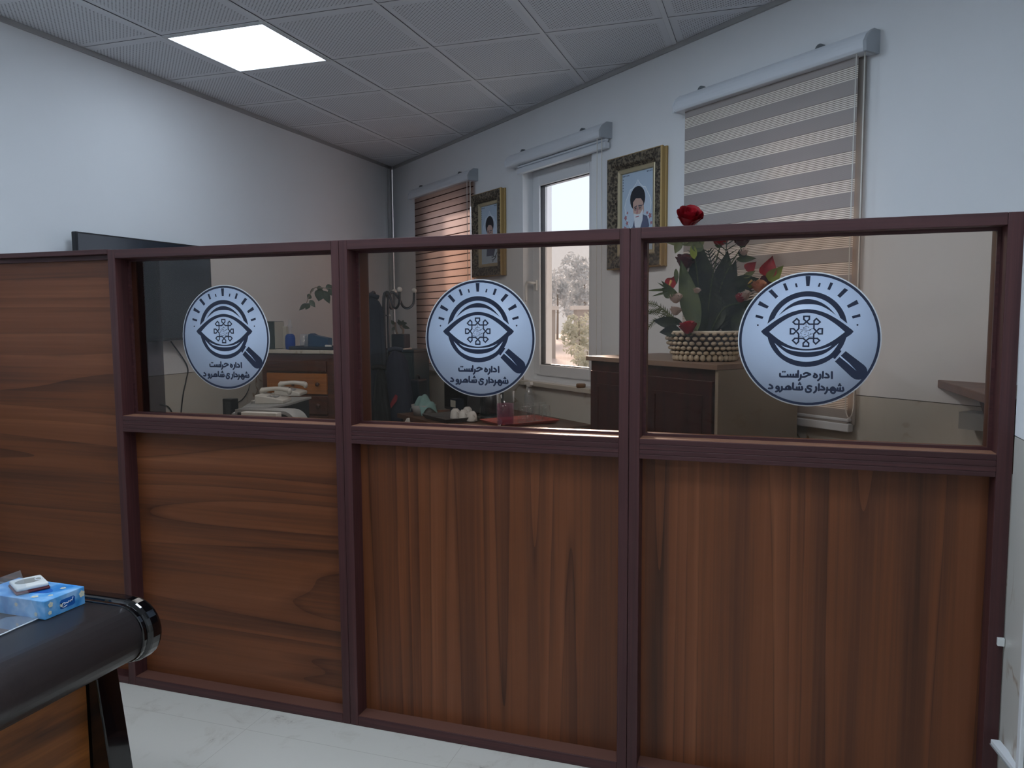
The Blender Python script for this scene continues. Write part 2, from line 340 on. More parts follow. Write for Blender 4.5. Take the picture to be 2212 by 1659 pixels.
# ceiling: perforated tiles lying in a T-bar grid
def clip(poly):
    def cut(P, f):
        out = []
        for i in range(len(P)):
            a, b = P[i - 1], P[i]; fa, fb = f(a), f(b)
            if (fa >= 0) != (fb >= 0): t = fa / (fa - fb); out.append((a[0] + (b[0] - a[0]) * t, a[1] + (b[1] - a[1]) * t))
            if fb >= 0: out.append(b)
        return out
    for f in (lambda p: p[0] - .10, lambda p: 5.2 - p[0], lambda p: p[1] + 6.2, lambda p: (p[0] - W0.x) * WN.x + (p[1] - W0.y) * WN.y):
        if poly: poly = cut(poly, f)
    return poly
LIGHTS = [(1, 0, 1), (5, -4, 0), (1, -5, 0), (4, -8, 0), (3, -2, 2)]          # grid cells that hold a light panel (column, row, diffuser); all but the first are added
def ceiling():
    m = MB(); g = .0135
    def q(x0, y0, x1, y1, z, mi):
        P = clip([(x0, y0), (x1, y0), (x1, y1), (x0, y1)])
        if len(P) > 2: m.add([(p[0], p[1], z) for p in P], [list(range(len(P)))[::-1]], mi)
    cells = {(i, j) for i, j, _ in LIGHTS}
    for i in range(0, 9):
        for j in range(-11, 7):
            if (i, j) in cells: continue
            q(.6 * i + g, .6 * j + g, .6 * i + .6 - g, .6 * j + .6 - g, H + .003, 0)
    for i in range(0, 10): q(.6 * i - .012, -6.6, .6 * i + .012, 4.2, H, 1)
    for j in range(-11, 8):
        for i in range(0, 9): q(.6 * i + .012, .6 * j - .011, .6 * i + .588, .6 * j + .011, H + .0015, 1)
    q(0, -6.6, 5.3, 4.2, H + .012, 2)
    return struct(m.build('ceiling', ['perforated_tile', 'grid_bar', 'gap_dark']))
ceiling()
struct(box((-.15, -6.4, H + .25), (5.25, 3.62, H + .29)).build('roof_slab', 'plaster'))
# angle trims where ceiling meets the walls, corner conduit
m = MB(); m.box((.10, -6.2, H - .022), (.112, 3.42, H + .002)); struct(m.build('trim_1', 'conduit'))
m = MB(); m.box((-2.68, -.012, H - .022), (3.6, 0, H + .002)); o = m.build('trim_2', 'conduit'); o.matrix_world = WM; struct(o)
m = MB(); m.box((.102, 3.335, 0), (.132, 3.37, H - .03)); m.box((.10, 3.39, 0), (.112, 3.402, H - .03)); struct(m.build('trim_3', 'conduit', bevel=.004))

# LED panels in the grid: one visible, four unseen ones added for brightness
for k, (i, j, back) in enumerate(LIGHTS):
    lab = ['lit square LED ceiling panel beside the bare left wall', 'unseen LED ceiling panel added for brightness in front of the partition, near the right wall', 'unseen LED ceiling panel added for brightness in front of the partition, near the left wall', 'unseen LED ceiling panel added for brightness, farthest behind the viewer', 'unseen LED ceiling panel added for brightness right above the wooden partition'][k]
    t = thing('ceiling_light', lab, 'ceiling light', (.6 * i + .3, .6 * j + .3, H), 0, 'LED ceiling panels')
    f = MB()
    for a, b in (((-.297, -.297), (.297, -.278)), ((-.297, .278), (.297, .297)), ((-.297, -.278), (-.278, .278)), ((.278, -.278), (.297, .278))):
        f.box((a[0], a[1], -.002), (b[0], b[1], .012))
    f.build('frame', 'led_frame', t)
    box((-.278, -.278, .001), (.278, .278, .006)).build('diffuser', ('led_added_front', 'led_diffuser', 'led_added_back')[back], t)

# ---------------------------------------------------------------- windows
def window(name, o, handle):
    a, b, c, d = o; y = .08
    m = MB()                                                        # fixed frame
    for q in (((a, y, c), (a + .05, y + .06, d)), ((b - .05, y, c), (b, y + .06, d)), ((a + .05, y, c), (b - .05, y + .06, c + .05)), ((a + .05, y, d - .05), (b - .05, y + .06, d))): m.box(*q)
    fr = m.build(name, 'pvc_white', bevel=.004); fr.matrix_world = WM; struct(fr)
    m = MB(); s0, s1, t0, t1 = a + .042, b - .042, c + .042, d - .042; w = .068
    for q in (((s0, y - .018, t0), (s0 + w, y + .045, t1)), ((s1 - w, y - .018, t0), (s1, y + .045, t1)), ((s0 + w, y - .018, t0), (s1 - w, y + .045, t0 + w)), ((s0 + w, y - .018, t1 - w), (s1 - w, y + .045, t1))): m.box(*q)
    sa = m.build('sash', 'pvc_white', fr, bevel=.006)
    m = MB()
    for q in (((s0 + w, y - .004, t0 + w), (s0 + w + .006, y + .03, t1 - w)), ((s1 - w - .006, y - .004, t0 + w), (s1 - w, y + .03, t1 - w)), ((s0 + w, y - .004, t0 + w), (s1 - w, y + .03, t0 + w + .006)), ((s0 + w, y - .004, t1 - w - .006), (s1 - w, y + .03, t1 - w))): m.box(*q)
    m.build('gasket', 'black_plastic', sa)
    box((s0 + w + .003, y + .012, t0 + w + .003), (s1 - w - .003, y + .016, t1 - w - .003)).build('window_pane', 'window_glass', fr)
    m = MB(); m.box((a - .03, -.035, c - .032), (b + .03, y, c - .002)); m.build('window_sill', 'sill_stone', fr, bevel=.004)
    if handle:
        hx, hz = s0 + w * .5, 1.72; m = MB(); m.box((hx - .014, y - .03, hz - .035), (hx + .014, y - .018, hz + .035))
        m.tube(bez([(hx, y - .03, hz + .015), (hx, y - .06, hz + .018), (hx - .035, y - .075, hz + .02), (hx - .05, y - .075, hz - .02), (hx - .046, y - .075, hz - .11)], 6), .009, 8)
        m.build('handle', 'white_plastic', sa)
    return fr
window('window_1', OPEN[0], False); window('window_2', OPEN[1], True); window('window_3', OPEN[2], False)
t = tag(MB().lathe([(.026, 0), (.03, .004), (.03, .02), (.026, .024)], 20).build('tape_roll', pm('tape_brown', '#7a5a3c', .5)), 'small brown roll lying on the stone sill of the bare window', 'tape roll')
t.location = WW(.30, .015, 1.0635)

# ---------------------------------------------------------------- roller blinds
def fabric_mat(name, closed, z0):
    m, N, L, b = newmat(name); tc = N.new('ShaderNodeTexCoord'); sp = N.new('ShaderNodeSeparateXYZ'); L.new(tc.outputs['Object'], sp.inputs[0])
    P = .111
    t = math_(N, L, 'FRACT', math_(N, L, 'DIVIDE', math_(N, L, 'SUBTRACT', z0 + 20 * P, sp.outputs[2]), P))
    fine = math_(N, L, 'FRACT', math_(N, L, 'MULTIPLY', t, 30))
    tex = math_(N, L, 'MULTIPLY', math_(N, L, 'GREATER_THAN', fine, .5), .35)
    solid = N.new('ShaderNodeMix'); solid.data_type = 'RGBA'; solid.inputs[6].default_value = lin('#d6ccc6' if closed else '#b5aeab'); solid.inputs[7].default_value = lin('#e4dbd4' if closed else '#cfc9c5'); L.new(tex, solid.inputs[0])
    if closed:
        l1 = math_(N, L, 'LESS_THAN', math_(N, L, 'PINGPONG', t, .5), .035); l2 = math_(N, L, 'GREATER_THAN', math_(N, L, 'PINGPONG', t, .5), .465)
        k = math_(N, L, 'MAXIMUM', l1, l2); other = lin('#6b5a52')
        alpha = None
    else:
        k = math_(N, L, 'LESS_THAN', t, .47)
        ln = math_(N, L, 'GREATER_THAN', math_(N, L, 'FRACT', math_(N, L, 'MULTIPLY', t, 14.9)), .33)
        c2 = N.new('ShaderNodeMix'); c2.data_type = 'RGBA'; c2.inputs[6].default_value = lin('#8d837b'); c2.inputs[7].default_value = lin('#fbf6ec'); L.new(ln, c2.inputs[0])
    mx = N.new('ShaderNodeMix'); mx.data_type = 'RGBA'; L.new(k, mx.inputs[0]); L.new(solid.outputs[2], mx.inputs[6])
    if closed: mx.inputs[7].default_value = other
    else: L.new(c2.outputs[2], mx.inputs[7])
    L.new(mx.outputs[2], b.inputs['Base Color']); b.inputs['Roughness'].default_value = .8; b.inputs['Specular IOR Level'].default_value = .15
    tr = N.new('ShaderNodeBsdfTranslucent'); warm = N.new('ShaderNodeMix'); warm.data_type = 'RGBA'; warm.blend_type = 'MULTIPLY'; warm.inputs[0].default_value = 1
    L.new(mx.outputs[2], warm.inputs[6]); warm.inputs[7].default_value = (1.0, .93, .92, 1); L.new(warm.outputs[2], tr.inputs[0])
    ms = N.new('ShaderNodeMixShader'); ms.inputs[0].default_value = .82 if closed else .26
    L.new(b.outputs[0], ms.inputs[1]); L.new(tr.outputs[0], ms.inputs[2]); L.new(ms.outputs[0], N['Material Output'].inputs[0])
fabric_mat('zebra_open', False, 2.50); fabric_mat('zebra_closed', True, 2.55)
pm('fabric_back', '#8f8883', .8)
def blind(u0, u1, label, bottom, mat, chain_z):
    t = thing('roller_blind', label, 'blind', W0, WROT, 'zebra roller blinds')
    zt = 2.618; zb = 2.532
    prof = [(0, zb), (0, zt), (-.035, zt)] + [(-.035 - .05 * math.sin(math.radians(q)), zb + .012 + (zt - zb - .012) * math.cos(math.radians(q))) for q in range(15, 91, 15)] + [(-.078, zb)]
    MB().prism(prof, u0 + .008, u1 - .014, 'yz', smooth=False).build('cassette', 'blind_cassette', t, bevel=.003)
    for k, (a, b) in enumerate(((u0, u0 + .01), (u1 - .016, u1))):
        MB().prism([(0, zb - .003), (0, zt + .003), (-.04, zt + .003), (-.07, zt - .02), (-.088, zt - .05), (-.085, zb - .003)], a, b, 'yz').build('end_cap', 'grey_cap' if k else 'blind_cassette', t, bevel=.002)
    for uu in (u0 + .14, u1 - .26):
        MB().prism(arc(0, 0, .022, 0, 180, 8), -.03, -.012, 'xz', T=Matrix.Translation((uu, 0, zt - .002))).build('bracket', 'bracket_grey', t)
    if bottom:
        fa, fb = u0 + .045, u1 - .066
        box((fa, -.040, bottom + .03), (fb, -.039, zb + .005)).build('fabric', mat, t)
        box((fb - .02, -.019, bottom + .03), (fb + .022, -.018, zb + .005)).build('rear_fabric', mat if mat == 'zebra_closed' else 'fabric_back', t)
    else:
        bottom = 2.475; fa, fb = u0 + .1, u1 - .02
        box((fa, -.030, bottom + .025), (fb, -.018, zb + .005)).build('rolled_fabric', 'blind_cassette', t)
    m = MB(); m.box((fa - .004, -.046, bottom), (fb + .01, -.012, bottom + .034)); m.box((fa - .002, -.043, bottom + .042), (fb + .006, -.016, bottom + .056))
    m.build('bottom_rail', 'blind_cassette', t, bevel=.004)
    ca, cb = u1 - .055, u1 - .025
    pts = [(ca, -.068, zb), (ca - .004, -.068, (zb + chain_z) / 2), (ca, -.068, chain_z + .05)] + [((ca + cb) / 2 - .017 * math.cos(q), -.064, chain_z + .05 - .045 * math.sin(q)) for q in (.6, 1.2, 1.9, 2.5)] + [(cb, -.058, chain_z + .05), (cb + .002, -.058, (zb + chain_z) / 2), (cb, -.058, zb)]
    MB().tube(pts, .0024, 6).build('bead_chain', 'bead_chain', t)
    return t
blind(1.175, 2.262, 'largest zebra blind, striped beige and pulled down, nearest the right end', 1.022, 'zebra_open', 1.08)
blind(-.50, .583, 'white blind rolled fully up above the bare window', 0, None, 1.10)
blind(-2.165, -1.034, 'pinkish beige zebra blind glowing closed next to the room corner', 1.05, 'zebra_closed', 1.6)

# ---------------------------------------------------------------- framed portraits
def relief_mat():
    m, N, L, b = newmat('carved_bronze'); tc = N.new('ShaderNodeTexCoord')
    v = N.new('ShaderNodeTexVoronoi'); v.inputs['Scale'].default_value = 75; v.feature = 'SMOOTH_F1'; L.new(tc.outputs['Object'], v.inputs['Vector'])
    n = N.new('ShaderNodeTexNoise'); n.inputs['Scale'].default_value = 95; n.inputs['Distortion'].default_value = 2.5; L.new(tc.outputs['Object'], n.inputs['Vector'])
    h = math_(N, L, 'ADD', v.outputs[0], n.outputs[0])
    r = ramp(N, [(.45, '#2a2520'), (.95, '#554c41'), (1.3, '#857a67')]); L.new(h, r.inputs[0]); L.new(r.outputs[0], b.inputs['Base Color'])
    b.inputs['Metallic'].default_value = .3; b.inputs['Roughness'].default_value = .45
    bp = N.new('ShaderNodeBump'); bp.inputs['Strength'].default_value = .9; bp.inputs['Distance'].default_value = .006; L.new(h, bp.inputs['Height']); L.new(bp.outputs[0], b.inputs['Normal'])
relief_mat(); pm('old_gold', '#a98c58', .45, metal=.3); pm('pale_gold', '#b8ab8d', .4, metal=.4)
pm('poster_blue', '#b4c6d8', .5, noise=.06, nscale=14); pm('poster_arch', '#c3d2e2', .5); pm('poster_line', '#e8eef4', .5)
pm('print_black', '#23262e', .6); pm('print_skin', '#c6a598', .6); pm('print_white', '#dfe5ec', .6); pm('print_robe', '#59607a', .6); pm('print_flower', '#b07880', .6); pm('print_brow', '#5a5560', .6); pm('print_grey', '#8c96a4', .6)
def portrait(u0, u1, z0, z1, label, glasses):
    w, h = u1 - u0, z1 - z0
    t = thing('framed_portrait', label, 'picture', WW((u0 + u1) / 2, 0, z0), WROT, 'gilt framed portraits')
    def loop(prof, name, mat):                                     # mitred moulding: (inset, depth)
        m = MB(); n = len(prof); vs = []
        for sx, sz in ((-1, 0), (1, 0), (1, 1), (-1, 1)):
            for ins, dep in prof: vs.append((sx * (w / 2 - ins), -dep, (ins if sz == 0 else h - ins)))
        fs = [(c * n + j, ((c + 1) % 4) * n + j, ((c + 1) % 4) * n + j + 1, c * n + j + 1) for c in range(4) for j in range(n - 1)]
        m.add(vs, fs); return m.build(name, mat, t)
    loop([(0, .002), (0, .014), (.003, .017), (.003, .030), (0, .033), (0, .044), (.006, .05)], 'outer_moulding', 'old_gold')
    loop([(.006, .05), (.022, .054), (.05, .048), (.066, .030), (.072, .026)], 'carved_moulding', 'carved_bronze')
    loop([(.072, .026), (.078, .030), (.094, .024), (.097, .012)], 'inner_slip', 'pale_gold')
    a, b, c, d = -w / 2 + .096, w / 2 - .096, .096, h - .096
    pic = box((a, -.012, c), (b, -.008, d)).build('print', 'poster_blue', t)
    pw, ph = b - a, d - c
    def sh(poly, name, mat, layer): MB().prism([(a + pw * x, c + ph * y) for x, y in poly], -.012 - .0004 * layer, -.0119, 'xz').build(name, mat, pic)
    archp = [(.5, .90), (.56, .85), (.66, .80), (.74, .79), (.80, .73), (.88, .66), (.92, .58), (.90, .5), (.84, .40), (.7, .27), (.5, .13)]
    archp = archp + [(1 - x, y) for x, y in archp[-2:0:-1]]
    sh(archp, 'arch_outline', 'poster_line', 1); sh([(.5 + (x - .5) * .955, .52 + (y - .52) * .97) for x, y in archp], 'arch', 'poster_arch', 2)
    ell = lambda cx, cy, rx, ry, n=20, a0=0, a1=360: [(cx + rx * math.cos(math.radians(a0 + (a1 - a0) * k / n)), cy + ry * math.sin(math.radians(a0 + (a1 - a0) * k / n))) for k in range(n)]
    sh([(.30, .13), (.72, .13), (.86, .30), (.80, .42), (.62, .46), (.42, .42), (.34, .3)], 'robe', 'print_robe', 3)
    sh(ell(.50, .66, .235, .155), 'turban', 'print_black', 4)
    sh([(.36, .62), (.45, .665), (.60, .655), (.68, .60), (.70, .50), (.63, .40), (.52, .36), (.42, .40), (.37, .50)], 'face', 'print_skin', 5)
    sh([(.39, .48), (.48, .46), (.58, .46), (.68, .52), (.66, .38), (.58, .27), (.48, .24), (.42, .32)], 'beard', 'print_white' if glasses else 'print_grey', 6)
    sh([(.40, .56), (.49, .575), (.49, .56), (.40, .545)], 'eyebrow', 'print_brow', 6); sh([(.53, .575), (.64, .57), (.64, .555), (.53, .56)], 'eyebrow', 'print_brow', 6)
    sh(ell(.45, .535, .022, .010, 10), 'eye', 'print_black', 7); sh(ell(.58, .535, .022, .010, 10), 'eye', 'print_black', 7)
    sh([(.49, .54), (.515, .54), (.51, .47), (.47, .472)], 'nose', 'print_flower', 6); sh([(.45, .435), (.55, .44), (.55, .428), (.45, .424)], 'mouth', 'print_flower', 8)
    if glasses: MB().tube([(a + pw * x, -.0142, c + ph * y) for x, y in ((.40, .55), (.49, .55), (.50, .52), (.42, .51), (.40, .55))], .0012, 4).build('spectacles', 'print_brow', pic); MB().tube([(a + pw * x, -.0142, c + ph * y) for x, y in ((.54, .555), (.63, .55), (.62, .515), (.54, .515), (.54, .555), (.70, .57))], .0012, 4).build('spectacles', 'print_brow', pic)
    for fx, fy, s in ((.12, .44, 1), (.17, .37, .9), (.10, .30, 1.1), (.18, .50, .6), (.88, .42, 1.1), (.80, .46, .7), (.92, .33, .7)):
        sh([(fx + .055 * s * math.cos(q * PI / 5) * (1 if q % 2 else .55), fy + .036 * s * math.sin(q * PI / 5) * (1 if q % 2 else .55)) for q in range(10)], 'printed_flower', 'print_flower', 3)
    for sx in (0, 1):
        m = MB(); m2 = MB()
        for k in range(5):
            x = .03 + .045 * k; x = 1 - x if sx else x
            m.box((a + pw * (x - .012), -.0124, c + ph * .965), (a + pw * (x + .012), -.0119, c + ph * .98))
            x2 = 1 - .03 if sx else .03; y2 = .93 - .035 * k
            m2.box((a + pw * (x2 - .012), -.0124, c + ph * (y2 - .007)), (a + pw * (x2 + .012), -.0119, c + ph * (y2 + .007)))
        m.build('dotted_border', 'print_robe', pic); m2.build('dotted_border', 'print_robe', pic)
    m = MB()
    for pts in ([(.62, .06), (.70, .055), (.78, .075), (.86, .11)], [(.60, .11), (.68, .10), (.70, .13), (.66, .14)], [(.74, .12), (.80, .11), (.88, .15), (.92, .18)], [(.66, .03), (.68, .035), (.69, .03)]):
        m.tube(bez([(a + pw * x, -.0128, c + ph * y) for x, y in pts], 6), .0022, 5)
    m.build('calligraphy', 'print_black', pic)
    return t
portrait(.594, 1.057, 1.772, 2.400, 'gilt framed portrait of a white-bearded man in spectacles, beside the striped blind', True)
portrait(-1.066, -.621, 1.803, 2.420, 'gilt framed portrait of a man in a black turban, beside the closed pinkish blind', False)

# ---------------------------------------------------------------- partition of four bays
YF, YB, YG = -.80, -.65, -.724
def bay(x0, x1, sl, sr, label, pmat, pseed=0):
    t = thing('partition_bay', label, 'partition', ((x0 + x1) / 2, YG, 0), 0, 'partition bays'); xc = (x0 + x1) / 2
    f, b = YF - YG, YB - YG; a, d = x0 - xc + .0006, x1 - xc - .0006
    box((a, f, 0), (a + sl, b, 1.78)).build('stile', 'frame_wood_z', t, bevel=.002)
    box((d - sr, f, 0), (d, b, 1.78)).build('stile', 'frame_wood_z', t, bevel=.002)
    A, D = a + sl, d - sr
    box((A, f, 1.746), (D, b, 1.78)).build('top_rail', 'frame_wood_x', t, bevel=.002)
    m = MB()
    for z0, z1 in ((1.058, 1.0715), (1.0725, 1.0865), (1.0875, 1.104), (1.105, 1.121)): m.box((A, f, z0), (D, b, z1))
    m.box((A, f + .002, 1.06), (D, b - .002, 1.12)); m.build('middle_rail', 'frame_wood_x', t, bevel=.0012)
    box((A, f, 0), (D, b, .036)).build('bottom_rail', 'frame_wood_x', t, bevel=.002)
    box((A, -.012, .036), (D, .012, 1.058)).build('panel', pmat, t)
    g = box((A, -.003, 1.121), (D, .003, 1.746)).build('glass_pane', 'bronze_glass', t)
    m = MB()
    for q in (((A, -.014, 1.121), (D, -.003, 1.131)), ((A, -.014, 1.737), (D, -.003, 1.746)), ((A, -.014, 1.131), (A + .009, -.003, 1.737)), ((D - .009, -.014, 1.131), (D, -.003, 1.737))): m.box(*q)
    m.build('glazing_bead', 'frame_wood_x', t)
    m = MB(); m.box((A, f + .004, 1.121), (D, -.0145, 1.1225)); m.box((A, .0035, 1.121), (D, b - .003, 1.1225)); m.build('ledge', 'ledge_wood', t)
    m = MB(); m.box((A, f + .003, .036), (D, -.0125, .0375)); m.build('lower_ledge', 'lining_wood', t)
    for xa in (A, D - .002): box((xa, .0035, 1.1235), (xa + .002, b - .002, 1.744)).build('rear_lining', 'lining_wood', t)
    return t
b1 = bay(1.012, 2.053, .036, .031, 'glazed partition bay with horizontal grain panel, next to the solid bay', 'panel_wood_h')
b2 = bay(2.053, 3.085, .033, .032, 'glazed partition bay with vertical grain panel, middle one of the glazed three', 'panel_wood_v')
b3 = bay(3.085, 4.144, .034, .039, 'glazed partition bay with vertical grain panel, against the right wall', 'panel_wood_v_end')
box((-.484, .03, 1.121), (-.37, .036, 1.745)).build('smoked_strip', 'smoked_glass', b1)
t = thing('partition_bay', 'solid wooden partition bay without glass, farthest left behind the desk', 'partition', (.571, YG, 0), 0, 'partition bays')
f, b = YF - YG, YB - YG
box((-.441, f, 0), (-.40, b, 1.783)).build('stile', 'frame_wood_z', t, bevel=.002)
box((-.40, f, 1.764), (.4404, b, 1.783)).build('top_rail', 'frame_wood_x', t, bevel=.002)
box((-.40, f, 0), (.4404, b, .03)).build('bottom_rail', 'frame_wood_x', t, bevel=.002)
box((-.40, f + .035, 1.745), (.4404, b, 1.764)).build('head_batten', 'frame_wood_x', t, bevel=.002)
box((-.40, -.02, .104), (.4404, .012, 1.745)).build('panel', 'panel_wood_h_door', t)
box((-.40, -.022, .03), (.4404, .012, .096)).build('kick_board', 'panel_wood_h_door', t)
box((-.40, -.026, .096), (.4404, .012, .104)).build('metal_strip', 'pvc_white', t)

# ---------------------------------------------------------------- round stickers on the glass
TXT1 = [[(0.366,-0.477),(0.369,-0.57)],[(0.287,-0.504),(0.314,-0.522),(0.325,-0.547),(0.317,-0.56),(0.272,-0.561)],[(0.244,-0.477),(0.243,-0.566)],[(0.205,-0.518),(0.212,-0.545),(0.204,-0.577),(0.178,-0.606)],[(0.127,-0.506),(0.149,-0.521),(0.163,-0.539),(0.156,-0.558),(0.138,-0.564),(0.119,-0.555),(0.12,-0.536),(0.136,-0.519)],[(-0.024,-0.513),(0.009,-0.497),(0.04,-0.504),(0.069,-0.519),(0.028,-0.536),(-0.007,-0.556),(-0.046,-0.56),(-0.064,-0.553)],[(-0.062,-0.529),(-0.063,-0.557),(-0.069,-0.585),(-0.089,-0.608)],[(-0.102,-0.469),(-0.103,-0.563)],[(-0.126,-0.561),(-0.248,-0.558),(-0.341,-0.56),(-0.357,-0.546),(-0.358,-0.515)],[(-0.13,-0.52),(-0.129,-0.56)],[(-0.169,-0.525),(-0.169,-0.56)],[(-0.209,-0.527),(-0.208,-0.559)],[(-0.249,-0.532),(-0.248,-0.558)]] 
DOT1 = [(-0.318,-0.486),(-0.289,-0.486)] 
TXT2 = [[(0.522,-0.705),(0.523,-0.754),(0.412,-0.747)],[(0.486,-0.712),(0.487,-0.751)],[(0.452,-0.717),(0.453,-0.75)],[(0.429,-0.749),(0.411,-0.721),(0.384,-0.703),(0.359,-0.723),(0.361,-0.743),(0.327,-0.744),(0.305,-0.739)],[(0.412,-0.747),(0.361,-0.747)],[(0.412,-0.749),(0.417,-0.772),(0.396,-0.792),(0.369,-0.782),(0.361,-0.76)],[(0.385,-0.708),(0.386,-0.742)],[(0.307,-0.71),(0.308,-0.744),(0.3,-0.775),(0.281,-0.799)],[(0.231,-0.694),(0.257,-0.71),(0.27,-0.732),(0.262,-0.743),(0.217,-0.743)],[(0.193,-0.661),(0.192,-0.756)],[(0.152,-0.705),(0.158,-0.733),(0.15,-0.767),(0.126,-0.79)],[(0.088,-0.699),(0.058,-0.69),(0.034,-0.704),(0.045,-0.728),(0.078,-0.739),(0.081,-0.768),(0.051,-0.786),(0.018,-0.777),(0.01,-0.74)],[(-0.045,-0.706),(-0.044,-0.749),(-0.151,-0.748)],[(-0.082,-0.711),(-0.081,-0.748)],[(-0.115,-0.715),(-0.114,-0.747)],[(-0.169,-0.654),(-0.169,-0.735),(-0.151,-0.748)],[(-0.199,-0.747),(-0.208,-0.717),(-0.234,-0.701),(-0.263,-0.715),(-0.27,-0.736),(-0.248,-0.748),(-0.199,-0.747)],[(-0.234,-0.705),(-0.226,-0.727),(-0.233,-0.748)],[(-0.244,-0.748),(-0.292,-0.749),(-0.328,-0.746)],[(-0.327,-0.712),(-0.324,-0.748),(-0.333,-0.769),(-0.357,-0.787)],[(-0.369,-0.74),(-0.395,-0.744),(-0.408,-0.73),(-0.398,-0.71),(-0.377,-0.714),(-0.367,-0.74),(-0.375,-0.768),(-0.411,-0.788)],[(-0.502,-0.684),(-0.475,-0.701),(-0.462,-0.725),(-0.471,-0.74),(-0.515,-0.742)]] 
DOT2 = [(0.466,-0.675),(0.49,-0.676),(0.478,-0.655),(-0.088,-0.668),(-0.063,-0.67),(-0.076,-0.649)] 
SCR = [[(-0.01,0.236),(-0.009,0.184)],[(0.031,0.178),(0.011,0.19),(-0.026,0.184),(-0.049,0.172),(-0.035,0.16),(0.0,0.156)],[(0.092,0.163),(0.058,0.153),(0.018,0.135),(-0.034,0.144),(-0.086,0.147)],[(0.058,0.144),(0.035,0.135)],[(-0.051,0.132),(-0.085,0.104),(-0.067,0.082)],[(-0.03,0.11),(-0.005,0.116),(0.01,0.113)],[(0.025,0.107),(0.022,0.079)],[(0.082,0.095),(0.06,0.076),(0.037,0.067),(0.011,0.061)],[(-0.095,0.042),(-0.067,0.058)],[(-0.064,0.045),(-0.031,0.036),(0.009,0.049)],[(0.026,0.046),(0.049,0.038),(0.09,0.04)],[(0.063,0.076),(0.051,0.095)],[(-0.032,0.073),(-0.009,0.079)]]
R = .2025
def sticker(xc, label):
    t = thing('round_sticker', label, 'sticker', (xc, YG - .0032, 1.434), 0, 'round stickers on the glass')
    MB().lathe([(1e-6, 0), (R, 0), (R, .0006), (1e-6, .0006)], 72, T=Matrix.Rotation(PI / 2, 4, 'X')).build('white_disc', 'sticker_white', t)
    MB().lathe([(1e-6, .0006), (R * .948, .0006), (R * .948, .0009), (1e-6, .0009)], 72, T=Matrix.Rotation(PI / 2, 4, 'X')).build('blue_disc', 'sticker_blue', t)
    y1, y2, y3 = -.0009, -.0011, -.0013
    ring = MB()
    def annulus(mb, cx, cz, ro, ri, a0, a1, y, n=72):
        A = arc(cx, cz, ro, a0, a1, n); B = arc(cx, cz, ri, a0, a1, n)
        vs = [(R * p[0], y, R * p[1]) for p in A + B]; mb.add(vs, [(k, k + 1, n + 2 + k, n + 1 + k)[::-1] for k in range(n)])
    annulus(ring, 0, 0, .982, .945, 0, 360, y2); ring.build('border_ring', 'navy_ink', t)
    ox = -.022
    def poly(mb, pts, y): mb.add([(R * (x + ox), y, R * z) for x, z in pts], [list(range(len(pts)))])
    sym = lambda half: half + [(-x, z) for x, z in half[::-1]]
    half = [[(.155, .835), (.179, .83), (.165, .775), (.138, .779)], [(.309, .840), (.348, .827), (.307, .726), (.269, .737)], [(.504, .752), (.553, .722), (.446, .610), (.408, .645)], [(.673, .580), (.699, .522), (.564, .462), (.540, .498)], [(.722, .376), (.730, .336), (.627, .308), (.612, .342)]]
    allr = [[(-.034, .937), (.036, .937), (.024, .79), (-.020, .79)]] + half + [[(-x, z) for x, z in q] for q in half]
    for q in allr: m = MB(); poly(m, q, y2); m.build('ray', 'navy_ink', t)
    for s in (-1, 1): m = MB(); poly(m, arc(s * .692, .216, .0135, 0, 360, 12)[:-1], y2); m.build('dot', 'navy_ink', t)
    # magnifier: lens ring cut by the eye, crescents, handle
    lens = MB(); cz, ro, ri = .153, .561, .485
    annulus(lens, ox, cz, ro, ri, 20, 160, y2 - 2e-5)
    for s in (-1, 1):                                               # slanted feet of the upper arc
        poly(lens, [(s * ro * math.cos(math.radians(20)), cz + ro * math.sin(math.radians(20))), (s * ri * math.cos(math.radians(20)), cz + ri * math.sin(math.radians(20))), (s * .556, .235)], y2)
    up = [(-.40, .358), (-.285, .483), (-.153, .566), (0, .600)]; lo = [(-.278, .450), (-.152, .509), (0, .524)]
    top = up + [(-x, z) for x, z in up[-2::-1]]; bot = lo[::-1]; full = top + [(-x, z) for x, z in lo][:-1] + lo[::-1]
    full = [(p.x, p.y) for p in bez([Vector((x, z, 0)) for x, z in top], 6)] + [(p.x, p.y) for p in bez([Vector((x, z, 0)) for x, z in [(.40, .358), (.278, .450), (.152, .509), (0, .524), (-.152, .509), (-.278, .450), (-.40, .358)]], 6)][1:-1]
    poly(lens, full, y2)
    lower = [(math.cos(math.radians(q)) * ro, cz + math.sin(math.radians(q)) * ro) for q in range(-168, -11, 6)]
    poly(lens, [(-.56, .06)] + lower + [(.56, .06)], y2)            # filled lower bowl
    poly(lens, [(.375, -.268), (.402, -.287), (.490, -.167), (.468, -.152)], y2 - 4e-5)
    lens.build('magnifier_lens', 'navy_ink', t)
    eo = [(-.640, .113), (-.615, .150), (-.40, .312), (-.205, .412), (0, .450)]
    eyeo = [(p.x, p.y) for p in bez([Vector((x, z, 0)) for x, z in eo + [(-x, z) for x, z in eo[-2::-1]]], 5)]
    eye = MB(); poly(eye, eyeo + [(.61, .078), (.545, .03), (.3, -.02), (-.3, -.02), (-.545, .03), (-.61, .078)], -.00125); eye.build('eye_outline', 'navy_ink', t)
    ei = [(-.527, .113), (-.384, .238), (-.202, .350), (0, .397)]; el = [(.36, -.02), (.19, -.107), (0, -.140), (-.19, -.107), (-.36, -.02)]
